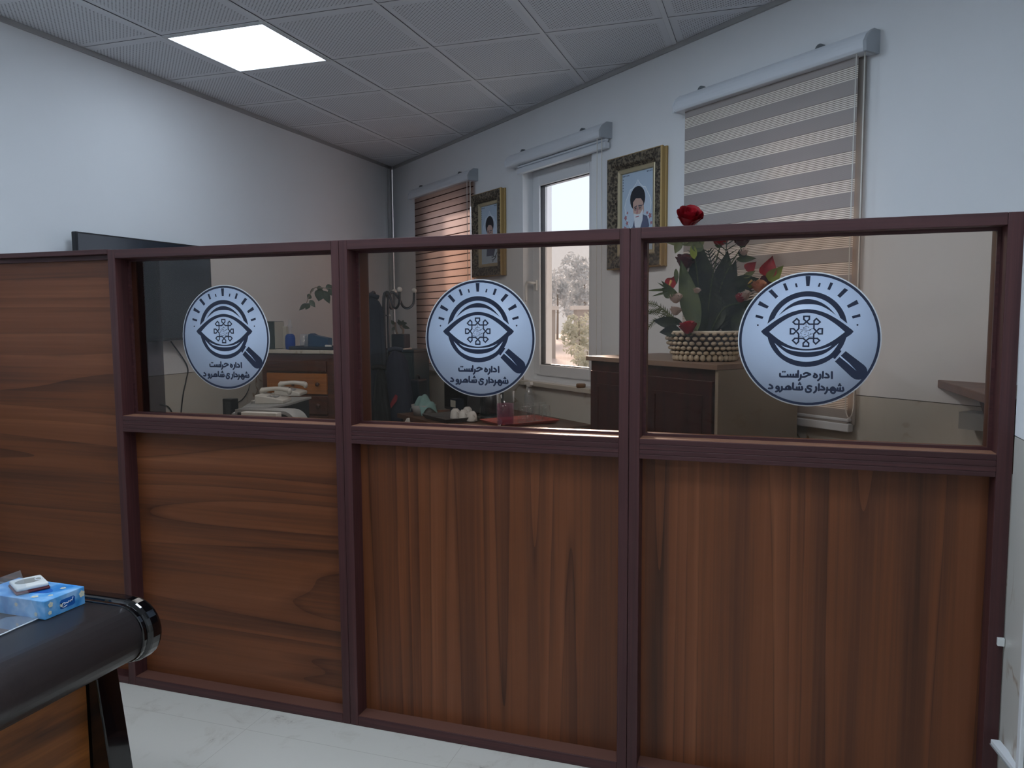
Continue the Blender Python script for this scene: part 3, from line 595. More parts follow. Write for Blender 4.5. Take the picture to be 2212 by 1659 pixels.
    inn = [(p.x, p.y) for p in bez([Vector((x, z, 0)) for x, z in ei + [(-x, z) for x, z in ei[-2::-1]]], 5)] + [(p.x, p.y) for p in bez([Vector((x, z, 0)) for x, z in [(.527, .113)] + el + [(-.527, .113)]], 5)][1:-1]
    wh = MB(); poly(wh, inn, -.0015)
    def cres(x1, z1, ztop, zbot, y):
        T_ = [(p.x, p.y) for p in bez([Vector((x, z, 0)) for x, z in [(-x1, z1), (-x1 * .55, z1 + (ztop - z1) * .75), (0, ztop), (x1 * .55, z1 + (ztop - z1) * .75), (x1, z1)]], 6)]
        B_ = [(p.x, p.y) for p in bez([Vector((x, z, 0)) for x, z in [(x1, z1), (x1 * .75, z1 + (zbot - z1) * .58), (x1 * .38, z1 + (zbot - z1) * .9), (0, zbot), (-x1 * .38, z1 + (zbot - z1) * .9), (-x1 * .75, z1 + (zbot - z1) * .58), (-x1, z1)]], 6)][1:-1]
        poly(wh, T_ + B_, y)
    cres(.450, -.050, -.264, -.330, -.0015); cres(.355, -.085, -.163, -.187, -.0015)
    wh.build('eye_white', 'sticker_blue', t)
    hd = MB(); poly(hd, [(.403, -.322), (.465, -.252), (.546, -.168), (.786, -.359)] + arc(.725, -.465, .120, 50, -120, 10) + [(.627, -.541)], y2 - 6e-5); hd.build('magnifier_handle', 'navy_ink', t)
    sl = MB(); poly(sl, [(.461, -.249), (.477, -.234), (.60, -.345), (.70, -.457), (.575, -.345)], -.0015); sl.build('handle_slot', 'sticker_blue', t)
    em = MB(); ec = [0]
    def stroke(pts, w, y):
        for k in range(len(pts) - 1):
            a, b = Vector(pts[k]), Vector(pts[k + 1]); d = (b - a).normalized(); n = Vector((-d.y, d.x)) * w / 2; a = a - d * w * .4; b = b + d * w * .4
            ec[0] += 1; poly(em, [tuple(a - n), tuple(b - n), tuple(b + n), tuple(a + n)], y - (ec[0] % 14) * 2e-5)
    c0 = (-.004, .123)
    q1 = [(0, .144), (.041, .107), (.107, .107), (.159, .107), (.192, .139), (.139, .192), (.107, .159), (.107, .107), (.107, .041), (.144, 0)]
    lp = [(0, .144), (.039, .181), (.039, .226), (-.039, .226), (-.039, .181), (0, .144)]
    for k in range(4):
        ca, sa = math.cos(k * PI / 2), math.sin(k * PI / 2)
        for path in (q1, lp): stroke([(c0[0] + (x * ca + z * sa) * .98, c0[1] + (-x * sa + z * ca) * .98) for x, z in path], .022, -.0017)
    em.build('emblem', 'navy_ink', t)
    cnt = [0]
    def lay(): cnt[0] += 1; return (cnt[0] % 16) * 2e-5
    def pen(mb, paths, w, y, n=10):
        for P in paths:
            P = [(p.x, p.y) for p in bez([Vector((x, z, 0)) for x, z in P], 4)] if len(P) > 2 else P
            for k, (x, z) in enumerate(P):
                poly(mb, arc(x, z, w / 2, 0, 360, n)[:-1], y - lay())
                if k + 1 < len(P):
                    a, b = Vector((x, z)), Vector(P[k + 1]); d = b - a
                    if d.length < 1e-6: continue
                    q = Vector((-d.y, d.x)).normalized() * w / 2; poly(mb, [tuple(a - q), tuple(b - q), tuple(b + q), tuple(a + q)], y - lay())
    sm = MB(); pen(sm, SCR, .0065, -.0017, 6); sm.build('emblem_script', 'navy_ink', t)
    tx = MB(); pen(tx, TXT1 + TXT2, .0285, y2)
    for x, z in DOT1 + DOT2: poly(tx, [(x - .0165, z), (x, z - .0165), (x + .0165, z), (x, z + .0165)], y2 - lay())
    tx.build('lettering', 'navy_ink', t)
    return t
sticker(1.501, 'round eye and magnifier sticker on the glass next to the television')
sticker(2.5535, 'round eye and magnifier sticker on the middle glass, in front of the bare window')
sticker(3.612, 'round eye and magnifier sticker on the right-hand glass, covering part of the flower basket')
#REST
# ---------------------------------------------------------------- outside, seen through the bare window
pm('dry_ground', '#d8ccc9', .9, noise=.12, nscale=1.2)
struct(box((-40, 3.0, -.40), (20, 70, -.25)).build('ground', 'dry_ground'))
leafmat('hazed_leaf', '#bcc2c6', '#cbd1d4', .2, 3); leafmat('bush_leaf', '#bcbfae', '#d0d1c0', .2, 5); pm('bark', '#8f8478', .9); pm('shed_wall', '#b9b4ae', .8); pm('shed_roof', '#e2e0dc', .7)  # haze and overexposure painted into the pale leaf colour of the trees
def foliage(c, rx, rz, n, ls, seed):
    rnd = random.Random(seed); m = MB()
    lobes = [(Vector((rnd.uniform(-.55, .55) * rx, rnd.uniform(-.55, .55) * rx, rnd.uniform(-.6, .62) * rz)), rnd.uniform(.35, .55)) for _ in range(9)]
    for _ in range(n):
        lc, lr = rnd.choice(lobes); d = Vector((rnd.gauss(0, 1), rnd.gauss(0, 1), rnd.gauss(0, 1))).normalized() * rnd.uniform(.6, 1)
        p = Vector(c) + lc + Vector((d.x * rx * lr, d.y * rx * lr, d.z * rz * lr))
        a = Vector((rnd.gauss(0, 1), rnd.gauss(0, 1), rnd.gauss(0, 1))).normalized(); b = a.orthogonal().normalized(); s_ = ls * rnd.uniform(.7, 1.3)
        m.add([p - a * s_, p + b * s_ * .45, p + a * s_, p - b * s_ * .45], [(0, 1, 2, 3)])
    return m
def tree(px, D, top_y, rx, label, leaf, seed, group, name='tree', n=900, ls=.16, low=.25):
    p = Pd(px, 683, D); g = -.25; zt = CAM.z + (683 - top_y) / F_PX * D; h = zt - g
    t = thing(name, label, name, (p.x, p.y, g), 0, group); rz = h * (1 - low) / 2
    foliage((0, 0, h - rz), rx, rz, n, ls, seed).build('foliage', leaf, t)
    m = MB(); m.tube([(0, 0, 0), (.03, 0, h * .4), (0, .04, h * .8)], [.05 * h / 3, .04 * h / 3, .015], 8); m.build('trunk' if name == 'tree' else 'stem', 'bark', t)
tree(1262, 46, 540, 1.5, 'tallest hazy tree outside the bare window, toward its right side', 'hazed_leaf', 1, 'trees outside the window')
tree(1204, 58, 572, 1.4, 'hazy tree outside the window, just left of the tallest one', 'hazed_leaf', 2, 'trees outside the window')
tree(1176, 52, 568, 1.2, 'hazy tree outside the window, at the left edge of the pane', 'hazed_leaf', 3, 'trees outside the window')
tree(1232, 66, 590, 1.6, 'lower hazy tree outside the window, in the gap before the tallest one', 'hazed_leaf', 4, 'trees outside the window')
tree(1300, 60, 560, 1.6, 'hazy tree outside, mostly hidden behind the right side of the window', 'hazed_leaf', 5, 'trees outside the window')
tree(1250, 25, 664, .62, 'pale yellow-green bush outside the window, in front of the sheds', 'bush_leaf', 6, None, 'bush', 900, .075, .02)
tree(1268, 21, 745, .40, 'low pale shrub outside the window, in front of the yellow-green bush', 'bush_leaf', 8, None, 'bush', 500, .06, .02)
def shed(pxl, pxr, D, label):
    a, b = Pd(pxl, 683, D), Pd(pxr, 683, D); w = (b - a).length; ang = math.atan2(b.y - a.y, b.x - a.x)
    t = thing('shed', label, 'shed', (a.x, a.y, -.25), ang, 'sheds outside the window')
    box((0, 0, 0), (w, 1.6, 2.0)).build('wall', 'shed_wall', t)
    MB().prism([(-.15, 2.0), (w + .12, 2.0), (w + .12, 2.16), (-.15, 2.16)], -.25, 1.8, 'xz').build('roof', 'shed_roof', t)
    box((w * .3, -.03, .1), (w * .6, .0, 1.75)).build('shed_door', 'shed_roof', t)
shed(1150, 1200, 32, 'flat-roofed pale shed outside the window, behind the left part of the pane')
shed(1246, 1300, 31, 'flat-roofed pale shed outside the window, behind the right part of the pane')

# ---------------------------------------------------------------- television and cables on the left wall
t = thing('television', 'black flat television hung on the bare left wall', 'television', (.20, .293, 1.663), PI / 2)
m = MB(); m.box((-.491, -.0, -.283), (.491, .03, .283)); m.build('casing', 'black_plastic', t, bevel=.004)
box((-.481, -.0012, -.268), (.481, .001, .275)).build('screen', 'tv_screen', t)
box((-.2, .03, -.15), (.2, .098, .15)).build('wall_bracket', 'dark_grey_plastic', t)
def cable(pts, label, r=.004, mat='black_plastic'):
    return tag(MB().tube(bez(pts, 8), r, 6).build('cable', mat), label, 'cable', 'cables on the left wall')
XW = .1052
cable([(.125, .50, 1.372), Px(404, 790, XW), Px(402, 822, XW), Px(396, 850, XW), Px(391, 895, XW), Px(388, 960, XW)], 'thin dark cable dropping down the wall beneath the television')
cable([Px(540, 830, XW), Px(534, 848, XW), Px(522, 864, XW), Px(508, 872, XW)], 'thin cable sagging down the wall to the small speaker', .003)
cable([Px(345, 873, XW), Px(362, 878, XW), Px(371, 890, XW), Px(376, 905, XW)], 'black cable curving down at the left edge of the first glass', .004)

# ---------------------------------------------------------------- tall dresser and what stands on it
wood('pine_orange', [(.25, '#5a3218'), (.45, '#96602f'), (.6, '#a96c38'), (.75, '#8a5227')], 'x', stripe=9, fine=70, rough=.4, seed=1.7)
wood('pine_dark', [(.25, '#38221a'), (.5, '#563426'), (.75, '#6a4230')], 'x', stripe=9, fine=70, rough=.4, seed=4.7)
t = thing('dresser', 'tall brown wooden chest with an orange drawer, behind the two white telephones', 'dresser', (.315, 1.10, 0))
w = .54; d = .33
m = MB(); m.box((0, 0, .06), (w, d, 1.275)); m.box((.03, .03, 0), (w - .03, d - .03, .06)); m.build('body', 'pine_dark', t, bevel=.004)
box((-.012, -.02, 1.277), (w + .012, d, 1.300)).build('top_slab', 'sill_stone', t, bevel=.003)
zs = [1.235, 1.155, 1.01, .88, .70, .40, .09]
for k, (za, zb) in enumerate(zip(zs[:-1], zs[1:])):
    dr = box((.045, -.016, zb + .006), (w - .045, .002, za - .006)).build('drawer', 'pine_orange' if k == 1 else 'pine_dark', t, bevel=.003)
    if k > 0:
        for kx in (.26, .44): MB().lathe([(.006, 0), (.006, .012), (.014, .02), (.012, .028), (1e-5, .03)], 12, T=Matrix.Translation((kx, -.016, (za + zb) / 2)) @ Matrix.Rotation(PI / 2, 4, 'X')).build('knob', 'pine_dark', dr)
TOPZ = 1.3
pm('dark_green', '#2c3a38', .45); pm('off_white', '#b5b2a8', .6); pm('blue_tray', '#274a6b', .4); pm('navy_plastic', '#1d2735', .45)
def on(px, Y, z=TOPZ): d_ = ray(px, 740); s_ = (Y - CAM.y) / d_.y; return CAM.x + d_.x * s_
xa, xb = on(572, 1.2), on(597, 1.2)
t = thing('box_file', 'dark green box file standing upright on the dresser, next to the blue bottle', 'box file', ((xa + xb) / 2, 1.24, TOPZ))
q = (xb - xa) / 2; m = MB(); m.box((-q, -.06, 0), (q, .05, .185)); m.build('cover', 'dark_green', t, bevel=.004); box((q, -.055, .004), (q + .004, .048, .183)).build('page_edge', 'off_white', t)
tag(box((on(600, 1.24), 1.27, TOPZ), (on(613, 1.24), 1.30, TOPZ + .15)).build('white_card', 'off_white', bevel=.003), 'pale upright card on the dresser between the box file and the blue bottle', 'card')
xc = on(627, 1.17)
t = thing('spray_bottle', 'bottle of blue liquid with a clear neck, on the dresser', 'bottle', (xc, 1.17, TOPZ))
MB().lathe([(.02, 0), (.031, .004), (.033, .03), (.033, .075), (.029, .092), (.018, .102)], 20).build('filled_body', 'blue_liquid', t)
MB().lathe([(.018, .102), (.012, .112), (.011, .14), (.016, .144), (.016, .158), (.010, .165), (.008, .19), (.011, .195), (1e-5, .2)], 16).build('neck', 'clear_plastic', t)
xl, xr = on(640, 1.2), .845
t = thing('tray', 'low dark tray on the dresser under the clear tumbler', 'tray', ((xl + xr) / 2, 1.205, TOPZ)); q = (xr - xl) / 2
m = MB(); m.box((-q, -.09, 0), (q, .09, .006)); m.box((-q, -.09, 0), (q, -.084, .022)); m.box((-q, .084, 0), (q, .09, .022)); m.box((-q, -.084, 0), (-q + .006, .084, .022)); m.box((q - .006, -.084, 0), (q, .084, .022)); m.build('tray_body', 'navy_plastic', t)
x1 = on(668, 1.27)
t = thing('folder', 'blue folder with a raised corner, lying behind the tumbler on the dresser tray', 'folder', (x1, 1.255, TOPZ + .0065))
MB().prism([(-.02, .0), (.165, 0), (.165, .066), (.06, .085), (.035, .098), (-.01, .082)], -.02, .035, 'xz').build('cover', 'blue_tray', t, bevel=.003)
x2 = on(658, 1.19)
t = tag(MB().lathe([(.024, 0), (.026, .003), (.028, .095), (.025, .095), (.0235, .006), (1e-5, .006)], 18).build('tumbler', 'clear_plastic'), 'clear plastic tumbler standing on the dresser tray', 'tumbler'); t.location = (x2, 1.185, TOPZ + .0065)
x3 = on(708, 1.15); tag(box((x3 - .022, 1.15, TOPZ + .0065), (x3 + .02, 1.165, TOPZ + .032)).build('small_box', 'white_plastic', bevel=.002), 'tiny white box on the dresser tray, close to the partition post', 'box')
# hanging plant beside the post
leafmat('plant_leaf', '#3e4a3c', '#566352', .2)
def leaf(m, base, tip, width, nrm, bend=.0, n=8, fold=.12, heart=False, mi=0):
    base, tip, nrm = Vector(base), Vector(tip), Vector(nrm).normalized(); ax = tip - base; Lg = ax.length; sd = ax.cross(nrm).normalized()
    def fn(u, v):
        wv = width * (math.sin(PI * min(1, v ** .75)) if not heart else (math.sin(PI * v ** .55) * (1.05 - .25 * v)))
        s = (u - .5) * 2; return base + ax * v + sd * s * wv / 2 + nrm * (bend * Lg * math.sin(PI * v * .5) ** 2 * -1 + fold * width * abs(s) ** 1.5)
    return m.grid(fn, 4, n, mi)
TOC = lambda p: (CAM - Vector(p)).normalized()
t = thing('potted_plant', 'trailing green plant on the dresser, partly hidden by the partition post', 'potted plant', (.79, 1.385, TOPZ))
MB().lathe([(.03, 0), (.036, .01), (.042, .075), (.044, .08), (.038, .08), (.036, .06), (1e-5, .06)], 20).build('pot', 'off_white', t)
o = Vector((.79, 1.385, TOPZ)); D_ = (Vector((.78, 1.33, 1.4)) - CAM).dot(fwd)
def lp(px, py, dd=0): return Pd(px, py, D_ + dd) - o
MB().tube(bez([(0, 0, .06), lp(735, 660), lp(722, 628), lp(700, 622), lp(680, 622), lp(668, 640), lp(662, 655)], 8), .003, 6).build('stem', 'bark', t)
for (bx, by, tx, ty, w_) in ((694, 624, 688, 651, .075), (700, 628, 712, 656, .05), (712, 622, 724, 640, .06), (684, 621, 698, 624, .03), (672, 638, 664, 646, .03), (668, 634, 666, 646, .025), (669, 648, 681, 664, .035), (668, 655, 660, 669, .035), (662, 655, 646, 671, .03), (678, 622, 669, 634, .015), (703, 622, 720, 618, .04)):
    m = MB(); a, b = lp(bx, by), lp(tx, ty); leaf(m, a, b, w_, TOC(a + o), .1); m.build('leaf', 'plant_leaf', t)

# ---------------------------------------------------------------- desk behind the first glass: machine, telephones, speaker
wood('desk_brown', [(.3, '#3d2a22'), (.6, '#5c4032'), (.8, '#6a4b3a')], 'x', stripe=8, rough=.45)
t = thing('desk', 'dark wooden desk carrying the telephones and the small speaker, mostly hidden by the partition', 'desk', (0, 0, 0))
box((.25, -.48, .72), (1.75, .72, .75)).build('desktop', 'desk_brown', t, bevel=.003)
for x in (.27, 1.71): box((x, -.44, 0), (x + .025, .68, .72)).build('side_panel', 'desk_brown', t)
box((.295, .60, .25), (1.71, .62, .70)).build('back_panel', 'desk_brown', t)
ZM = 1.045
A_, B_, C_, D2 = Pz(500, 893, ZM), Pz(622, 872, ZM), Pz(673, 857, ZM), Pz(560, 858, ZM)
t = thing('office_machine', 'dark office machine with a pale rim, under the two white telephones', 'office machine', ((B_.x + D2.x) / 2, (B_.y + D2.y) / 2, .75))
o = Vector(t.location)
pl = [(p - o) for p in (A_, B_, C_, D2)]
MB().prism([(p.x, p.y) for p in pl], ZM - .762, ZM - .75, 'xy').build('top_plate', 'grey_plastic', t, bevel=.002)
sc_ = lambda k: [((p.x - .0) * k, p.y * k) for p in pl]
MB().prism(sc_(.93), .0, ZM - .762, 'xy').build('body', 'black_plastic', t, bevel=.004)
# a rounded pale-rimmed tray in front of it
q1, q2 = Py(470, 888, -.02), Py(640, 905, -.02)
t = thing('document_tray', 'black tray with a rounded pale rim, below the telephones', 'tray', (Py(573, 890, -.25).x, -.25, .75))
wx = (Py(638, 890, -.25).x - Py(506, 890, -.25).x) / 2; hz = Py(560, 886, -.25).z - .75
prof = [(-wx, 0), (-wx, hz)] + [(wx - .075 + .075 * math.sin(math.radians(q)), hz - .075 + .075 * math.cos(math.radians(q))) for q in range(0, 91, 15)] + [(wx, 0)]
inn = [(x * .94, z - .014 if z > 0 else 0) for x, z in prof]
m = MB(); n = len(prof)
m.add([(x, -.0, z) for x, z in prof] + [(x, 0, z) for x, z in inn], [(k, k + 1, n + k + 1, n + k)[::-1] for k in range(n - 1)])
m.add([(x, -.0, z) for x, z in prof] + [(x, .10, z) for x, z in prof], [(k, k + 1, n + k + 1, n + k) for k in range(n - 1)], smooth=True); m.build('rim', 'grey_plastic', t)
MB().prism(inn, .004, .095, 'xz').build('tray_body', 'black_plastic', t)
p = Py(560, 905, -.33); tag(box((p.x - .085, -.345, .75), (p.x + .10, -.305, p.z + .03)).build('paper_stack', 'white_plastic', bevel=.002), 'white block of papers standing below the telephones, against the glass', 'paper stack')
pm('phone_white', '#cfcdc6', .4)
def phone(px, py, rz, label):
    c = Pz(px, py, ZM + .004); t = thing('desk_telephone', label, 'telephone', (c.x, c.y, ZM), rz, 'desk telephones'); t.scale = (.9, .9, .9)
    MB().prism([(-.085, 0), (.085, 0), (.085, .022), (.05, .032), (-.085, .055)], -.10, .085, 'yz', T=Matrix.Rotation(0, 4, 'Z')).build('base', 'phone_white', t, bevel=.006)
    m = MB(); hx = -.055
    def fn(u, v):
        a = u * 2 * PI; y = -.085 + .17 * v; wq = .021 + .008 * abs(2 * v - 1) ** 3; hq = .013 + .007 * abs(2 * v - 1) ** 3
        return Vector((hx + wq * math.cos(a), -.0 + y, .068 + .012 * math.sin(PI * v) + hq * math.sin(a)))
    m.grid(fn, 14, 14); m.ball((hx, -.085, .062), .024, sc=(1.1, .6, .9)); m.ball((hx, .085, .062), .024, sc=(1.1, .6, .9)); m.build('handset', 'phone_white', t)
    kp = MB()
    for i in range(3):
        for j in range(4): kp.box((.0 + i * .022, -.05 + j * .024, .03), (.016 + i * .022, -.034 + j * .024, .0445))
    kp.build('keypad', 'grey_plastic', t)
    MB().tube(bez([(-.02, -.09, .03), (.0, -.115, .012), (.03, -.12, .006), (.055, -.115, .012), (.06, -.10, .02)], 6), .004, 6).build('cord', 'phone_white', t)
phone(590, 868, math.radians(-72), 'white desk telephone nearer the glass, on top of the dark machine')
phone(628, 852, math.radians(-72), 'white desk telephone behind the other one, nearer the wooden dresser')
p = Py(496, 880, .30)
t = thing('desk_speaker', 'small black and grey speaker on the desk, left of the telephones', 'speaker', (p.x, .30, .75), -.1)
hh = Py(496, 861, .30).z - .75; box((-.032, -.02, 0), (.032, .035, hh)).build('cabinet', 'black_plastic', t, bevel=.004)
m = MB(); m.add([(x * .032 + .004, -.0215, hh * .62 + z * .1) for x, z in ((-.45, 1.05), (.75, 1.05), (.7, .6), (.6, .35), (.75, .0), (.9, -.4), (.85, -.75), (-.6, -.75), (-.72, -.4), (-.5, .0), (-.25, .35), (-.3, .6))], [list(range(12))[::-1]]); m.build('grille', 'dark_grey_plastic', t, solid=.002)
tag(MB().tube(bez([(p.x - .04, .33, .96), (p.x - .10, .32, .93), (p.x - .22, .30, .87), (p.x - .3, .28, .757)], 8), .0035, 6).build('cable', 'black_plastic'), 'black cable running from the small speaker down to the desk', 'cable')
# ---------------------------------------------------------------- coat rack, coats and cabinet in the corner
pm('rack_metal', '#4a4c50', .3, metal=.7); pm('ball_white', '#d8d8d4', .35); pm('coat_navy', '#1c2230', .85); pm('coat_grey', '#2a2f40', .85); pm('coat_black', '#0f1014', .85); pm('patch_red', '#8a1f2c', .8); pm('steel_blue', '#3a4b55', .45, noise=.05)
RX, RY = .74, 1.95
t = thing('coat_rack', 'metal coat rack with curled hooks and white ball tips', 'coat rack', (RX, RY, 0))
MB().lathe([(.16, 0), (.17, .01), (.15, .03), (.03, .06), (.02, .09)], 24).build('base', 'rack_metal', t)
MB().tube([(0, 0, .05), (0, 0, 1.5)], .017, 12).build('post', 'rack_metal', t)
zt, zb = 1.66, 1.02
for k in range(6):
    a = math.radians(-28 + 60 * k); rad = lambda r, z: (r * math.cos(a), r * math.sin(a), z)
    br = MB().tube(bez([rad(.19, zb + .045), rad(.175, zb - .03), rad(.12, zb - .065), rad(.072, zb - .03), rad(.06, zb + .05), rad(.06, 1.3), rad(.06, zt - .06), rad(.075, zt + .015), rad(.105, zt + .03), rad(.14, zt - .01), rad(.175, zt - .075), rad(.215, zt - .085), rad(.25, zt - .05), rad(.257, zt + .03)], 6), .0095, 8).build('branch', 'rack_metal', t)
    MB().ball(rad(.257, zt + .045), .019).build('ball_tip', 'ball_white', br); MB().ball(rad(.19, zb + .06), .018).build('ball_tip', 'ball_white', br)
for z in (1.52, 1.27):
    m = MB().tube([(.072 * math.cos(q * PI / 12), .072 * math.sin(q * PI / 12), z) for q in range(24)], .006, 6, closed=True).build('ring', 'rack_metal', t)
    for k in range(6): a = math.radians(2 + 60 * k); MB().ball((.08 * math.cos(a), .08 * math.sin(a), z), .009, 8, 6).build('bead', 'ball_white', m)
def coat(x, y, z0, z1, w0, w1, dp, mat, label, rz=0, name='coat', seed=0):
    t = thing(name, label, 'coat', (x, y, z0), rz, 'coats on the rack'); h = z1 - z0; rnd = random.Random(seed); ph = [rnd.uniform(0, 6) for _ in range(4)]
    def fn(u, v):
        a = u * 2 * PI; s = v; sh_ = min(1, (1 - s) / .10) ** .5 if s > .90 else 1
        w = (w1 + (w0 - w1) * s) * sh_; f = 1 + .10 * math.sin(7 * a + ph[0] + 2 * s) * (1 - s * .6) + .05 * math.sin(13 * a + ph[1])
        return Vector((w / 2 * math.cos(a) * f, dp / 2 * math.sin(a) * f * (.5 + .5 * sh_), h * s))
    MB().grid(fn, 40, 24).build('cloth', mat, t)
    m = MB(); m.tube(bez([(-.05, -.01, h * .985), (0, -.03, h * 1.0), (.05, -.01, h * .985)], 5), .016, 8); m.build('collar', mat, t)
    return t, h
px_ = lambda px, Y: on(px, Y)
coat(px_(808, 1.80), 1.79, .55, 1.665, .15, .24, .12, 'coat_navy', 'long dark navy coat hanging from the top hooks of the rack, close to the post', .2, seed=1)
tt, h = coat(px_(856, 1.66), 1.66, .48, 1.29, .12, .34, .11, 'coat_grey', 'navy jacket with a red patch, on the lower hooks of the rack', .1, 'jacket', seed=5)
m = MB(); m.add([(-.016, -.082, h * .49), (.03, -.083, h * .56), (.034, -.083, h * .60), (.018, -.082, h * .61), (-.022, -.08, h * .53)], [(0, 1, 2, 3, 4)]); m.build('red_patch', 'patch_red', tt, solid=.004)
coat(px_(822, 1.54), 1.53, .50, 1.17, .05, .20, .08, 'coat_black', 'narrow black garment hanging in front of the navy jacket', 0, 'garment', seed=9)
t = thing('filing_cabinet', 'blue-grey steel filing cabinet in the corner under the small potted plant', 'cabinet', (.385, 2.38, 0))
box((0, 0, 0), (.42, .29, 1.225)).build('cabinet_body', 'steel_blue', t, bevel=.004); box((-.004, -.006, 1.226), (.425, .294, 1.245)).build('top', 'steel_blue', t, bevel=.003)
for k in range(3):
    dr = box((.015, -.012, .06 + .385 * k), (.405, 0, .43 + .385 * k)).build('drawer', 'steel_blue', t, bevel=.004); box((.15, -.026, .34 + .385 * k), (.27, -.012, .36 + .385 * k)).build('handle', 'grey_plastic', dr, bevel=.003)
t = thing('upright_case', 'dark navy upright case standing beside the blue-grey filing cabinet', 'case', (px_(901, 2.2), 2.2, 0)); box((-.045, -.08, .02), (.045, .08, 1.03)).build('shell', 'navy_plastic', t, bevel=.012)
box((-.04, -.07, 0), (.04, .07, .02)).build('foot', 'black_plastic', t); MB().tube(bez([(0, -.03, 1.03), (0, -.02, 1.055), (0, .02, 1.055), (0, .03, 1.03)], 5), .006, 6).build('handle', 'black_plastic', t)
xx = px_(866, 2.50)
t = thing('potted_plant', 'small bonsai-like plant in a square black pot on the filing cabinet', 'potted plant', (xx, 2.50, 1.2455))
m = MB(); m.prism([(-.058, -.058), (.058, -.058), (.058, .058), (-.058, .058)], .010, .125, 'xy'); m.build('pot', 'navy_plastic', t, bevel=.008)
box((-.068, -.068, 0), (.068, .068, .010)).build('saucer', 'white_plastic', t, bevel=.004)
MB().tube(bez([(-.03, 0, .12), (-.045, 0, .16), (-.05, 0, .22)], 5), .009, 7).build('stem', 'bark', t); MB().tube(bez([(.02, 0, .12), (.022, 0, .16), (.0, 0, .19), (.02, 0, .21)], 5), .010, 7).build('stem', 'bark', t)
for k, (dx, dz, lx, lz) in enumerate(((.02, .20, .05, .018), (.02, .20, -.04, .025), (.015, .21, .055, .0), (.02, .19, .075, -.02), (.01, .2, -.02, .045), (.02, .2, .02, .04), (-.05, .2, -.02, .04), (-.05, .18, -.015, -.03))):
    m = MB(); leaf(m, (dx, -.01, dz), (dx + lx, -.03, dz + lz), .03, (0, -1, .3), .15, 6); m.build('leaf', 'plant_leaf', t)

# ---------------------------------------------------------------- tea table under the window
def WL(px, py, z):                                                 # pixel on a horizontal plane -> wall coordinates (local)
    P = Pz(px, py, z) - W0; return P.dot(WU), -P.dot(WN)
ZT = .85
wood('table_brown', [(.3, '#4a3428'), (.6, '#6a4c3a'), (.8, '#7a5843')], 'x', stripe=8, rough=.45)
t = thing('tea_table', 'brown table under the bare window carrying the tea things', 'table', W0, WROT)
box((-.73, -.82, ZT - .03), (.47, -.04, ZT)).build('tabletop', 'table_brown', t, bevel=.003)
for x in (-.70, .40):
    for y in (-.79, -.11): box((x, y, 0), (x + .045, y + .045, ZT - .03)).build('leg', 'table_brown', t, bevel=.003)
def local(u, y, z=ZT): return WW(u, -y, z)
pm('tray_red', '#b0564c', .4); pm('tray_grey', '#4a4a4a', .4); pm('cup_white', '#d6d4cf', .3); pm('cloth_teal', '#7fa2a0', .9, noise=.15, nscale=30); pm('kettle_steel', '#4b4d50', .25, metal=.8)
def tray(u, y, wx, wy, mat, label, rz=0, h=.022):
    t = thing('tray', label, 'tray', local(u, y), WROT + rz); g = .018
    m = MB(); a, b = wx / 2, wy / 2
    m.add([(-a + g, -b + g, .004), (a - g, -b + g, .004), (a - g, b - g, .004), (-a + g, b - g, .004), (-a, -b, h), (a, -b, h), (a, b, h), (-a, b, h)], [(0, 1, 2, 3), (0, 4, 5, 1), (1, 5, 6, 2), (2, 6, 7, 3), (3, 7, 4, 0)])
    m.build('tray_body', mat, t, solid=.004); return t
tray(.15, -.375, .29, .40, 'tray_red', 'shallow red tray under the pink-filled jug and upturned glasses')
uc, yc = WL(992, 912, ZT); tray(-.215, -.665, .34, .25, 'tray_grey', 'dark grey tray under the white cups', 0, .03)
def cup(px, py, label):
    u, y = WL(px, py, ZT + .007); t = thing('cup', label, 'cup', local(u, y, ZT + .0065), WROT, 'white cups upside down')
    MB().lathe([(.036, 0), (.036, .004), (.030, .045), (.022, .056), (.018, .058), (.018, .062), (1e-5, .062)], 20).build('bowl', 'cup_white', t)
    MB().tube(bez([(.034, 0, .012), (.05, 0, .014), (.052, 0, .034), (.032, 0, .042)], 5), .004, 6).build('handle', 'cup_white', t)
for px, py, l in ((984, 903, 'upturned white cup at the left end of the grey tray'), (1002, 906, 'upturned white cup second from the left on the grey tray'), (1010, 899, 'upturned white cup at the back of the grey tray'), (1019, 909, 'upturned white cup at the right end of the grey tray, touching the red tray')): cup(px, py, l)
u, y = WL(1092, 920, ZT + .007)
t = thing('glass_jug', 'tall glass jug half full of pink drink, on the red tray', 'jug', local(u, y, ZT + .0065), WROT)
MB().lathe([(.048, 0), (.052, .004), (.055, .21), (.051, .21), (.049, .008), (1e-5, .008)], 28).build('glass_body', 'clear_glass', t)
MB().lathe([(1e-5, .009), (.0475, .009), (.0495, .135), (1e-5, .135)], 28).build('pink_drink', 'pink_liquid', t)
MB().tube(bez([(-.053, 0, .18), (-.09, 0, .175), (-.095, 0, .10), (-.05, 0, .05)], 6), .006, 8).build('handle', 'clear_glass', t)
pos = [(1128, 913, 'front row, next to the jug'), (1146, 911, 'front row, second from the jug'), (1163, 909, 'front row, third from the jug'), (1180, 907, 'front row, farthest from the jug'), (1136, 905, 'back row, nearest the jug'), (1158, 903, 'back row, in the middle'), (1172, 901, 'back row, farthest from the jug')]
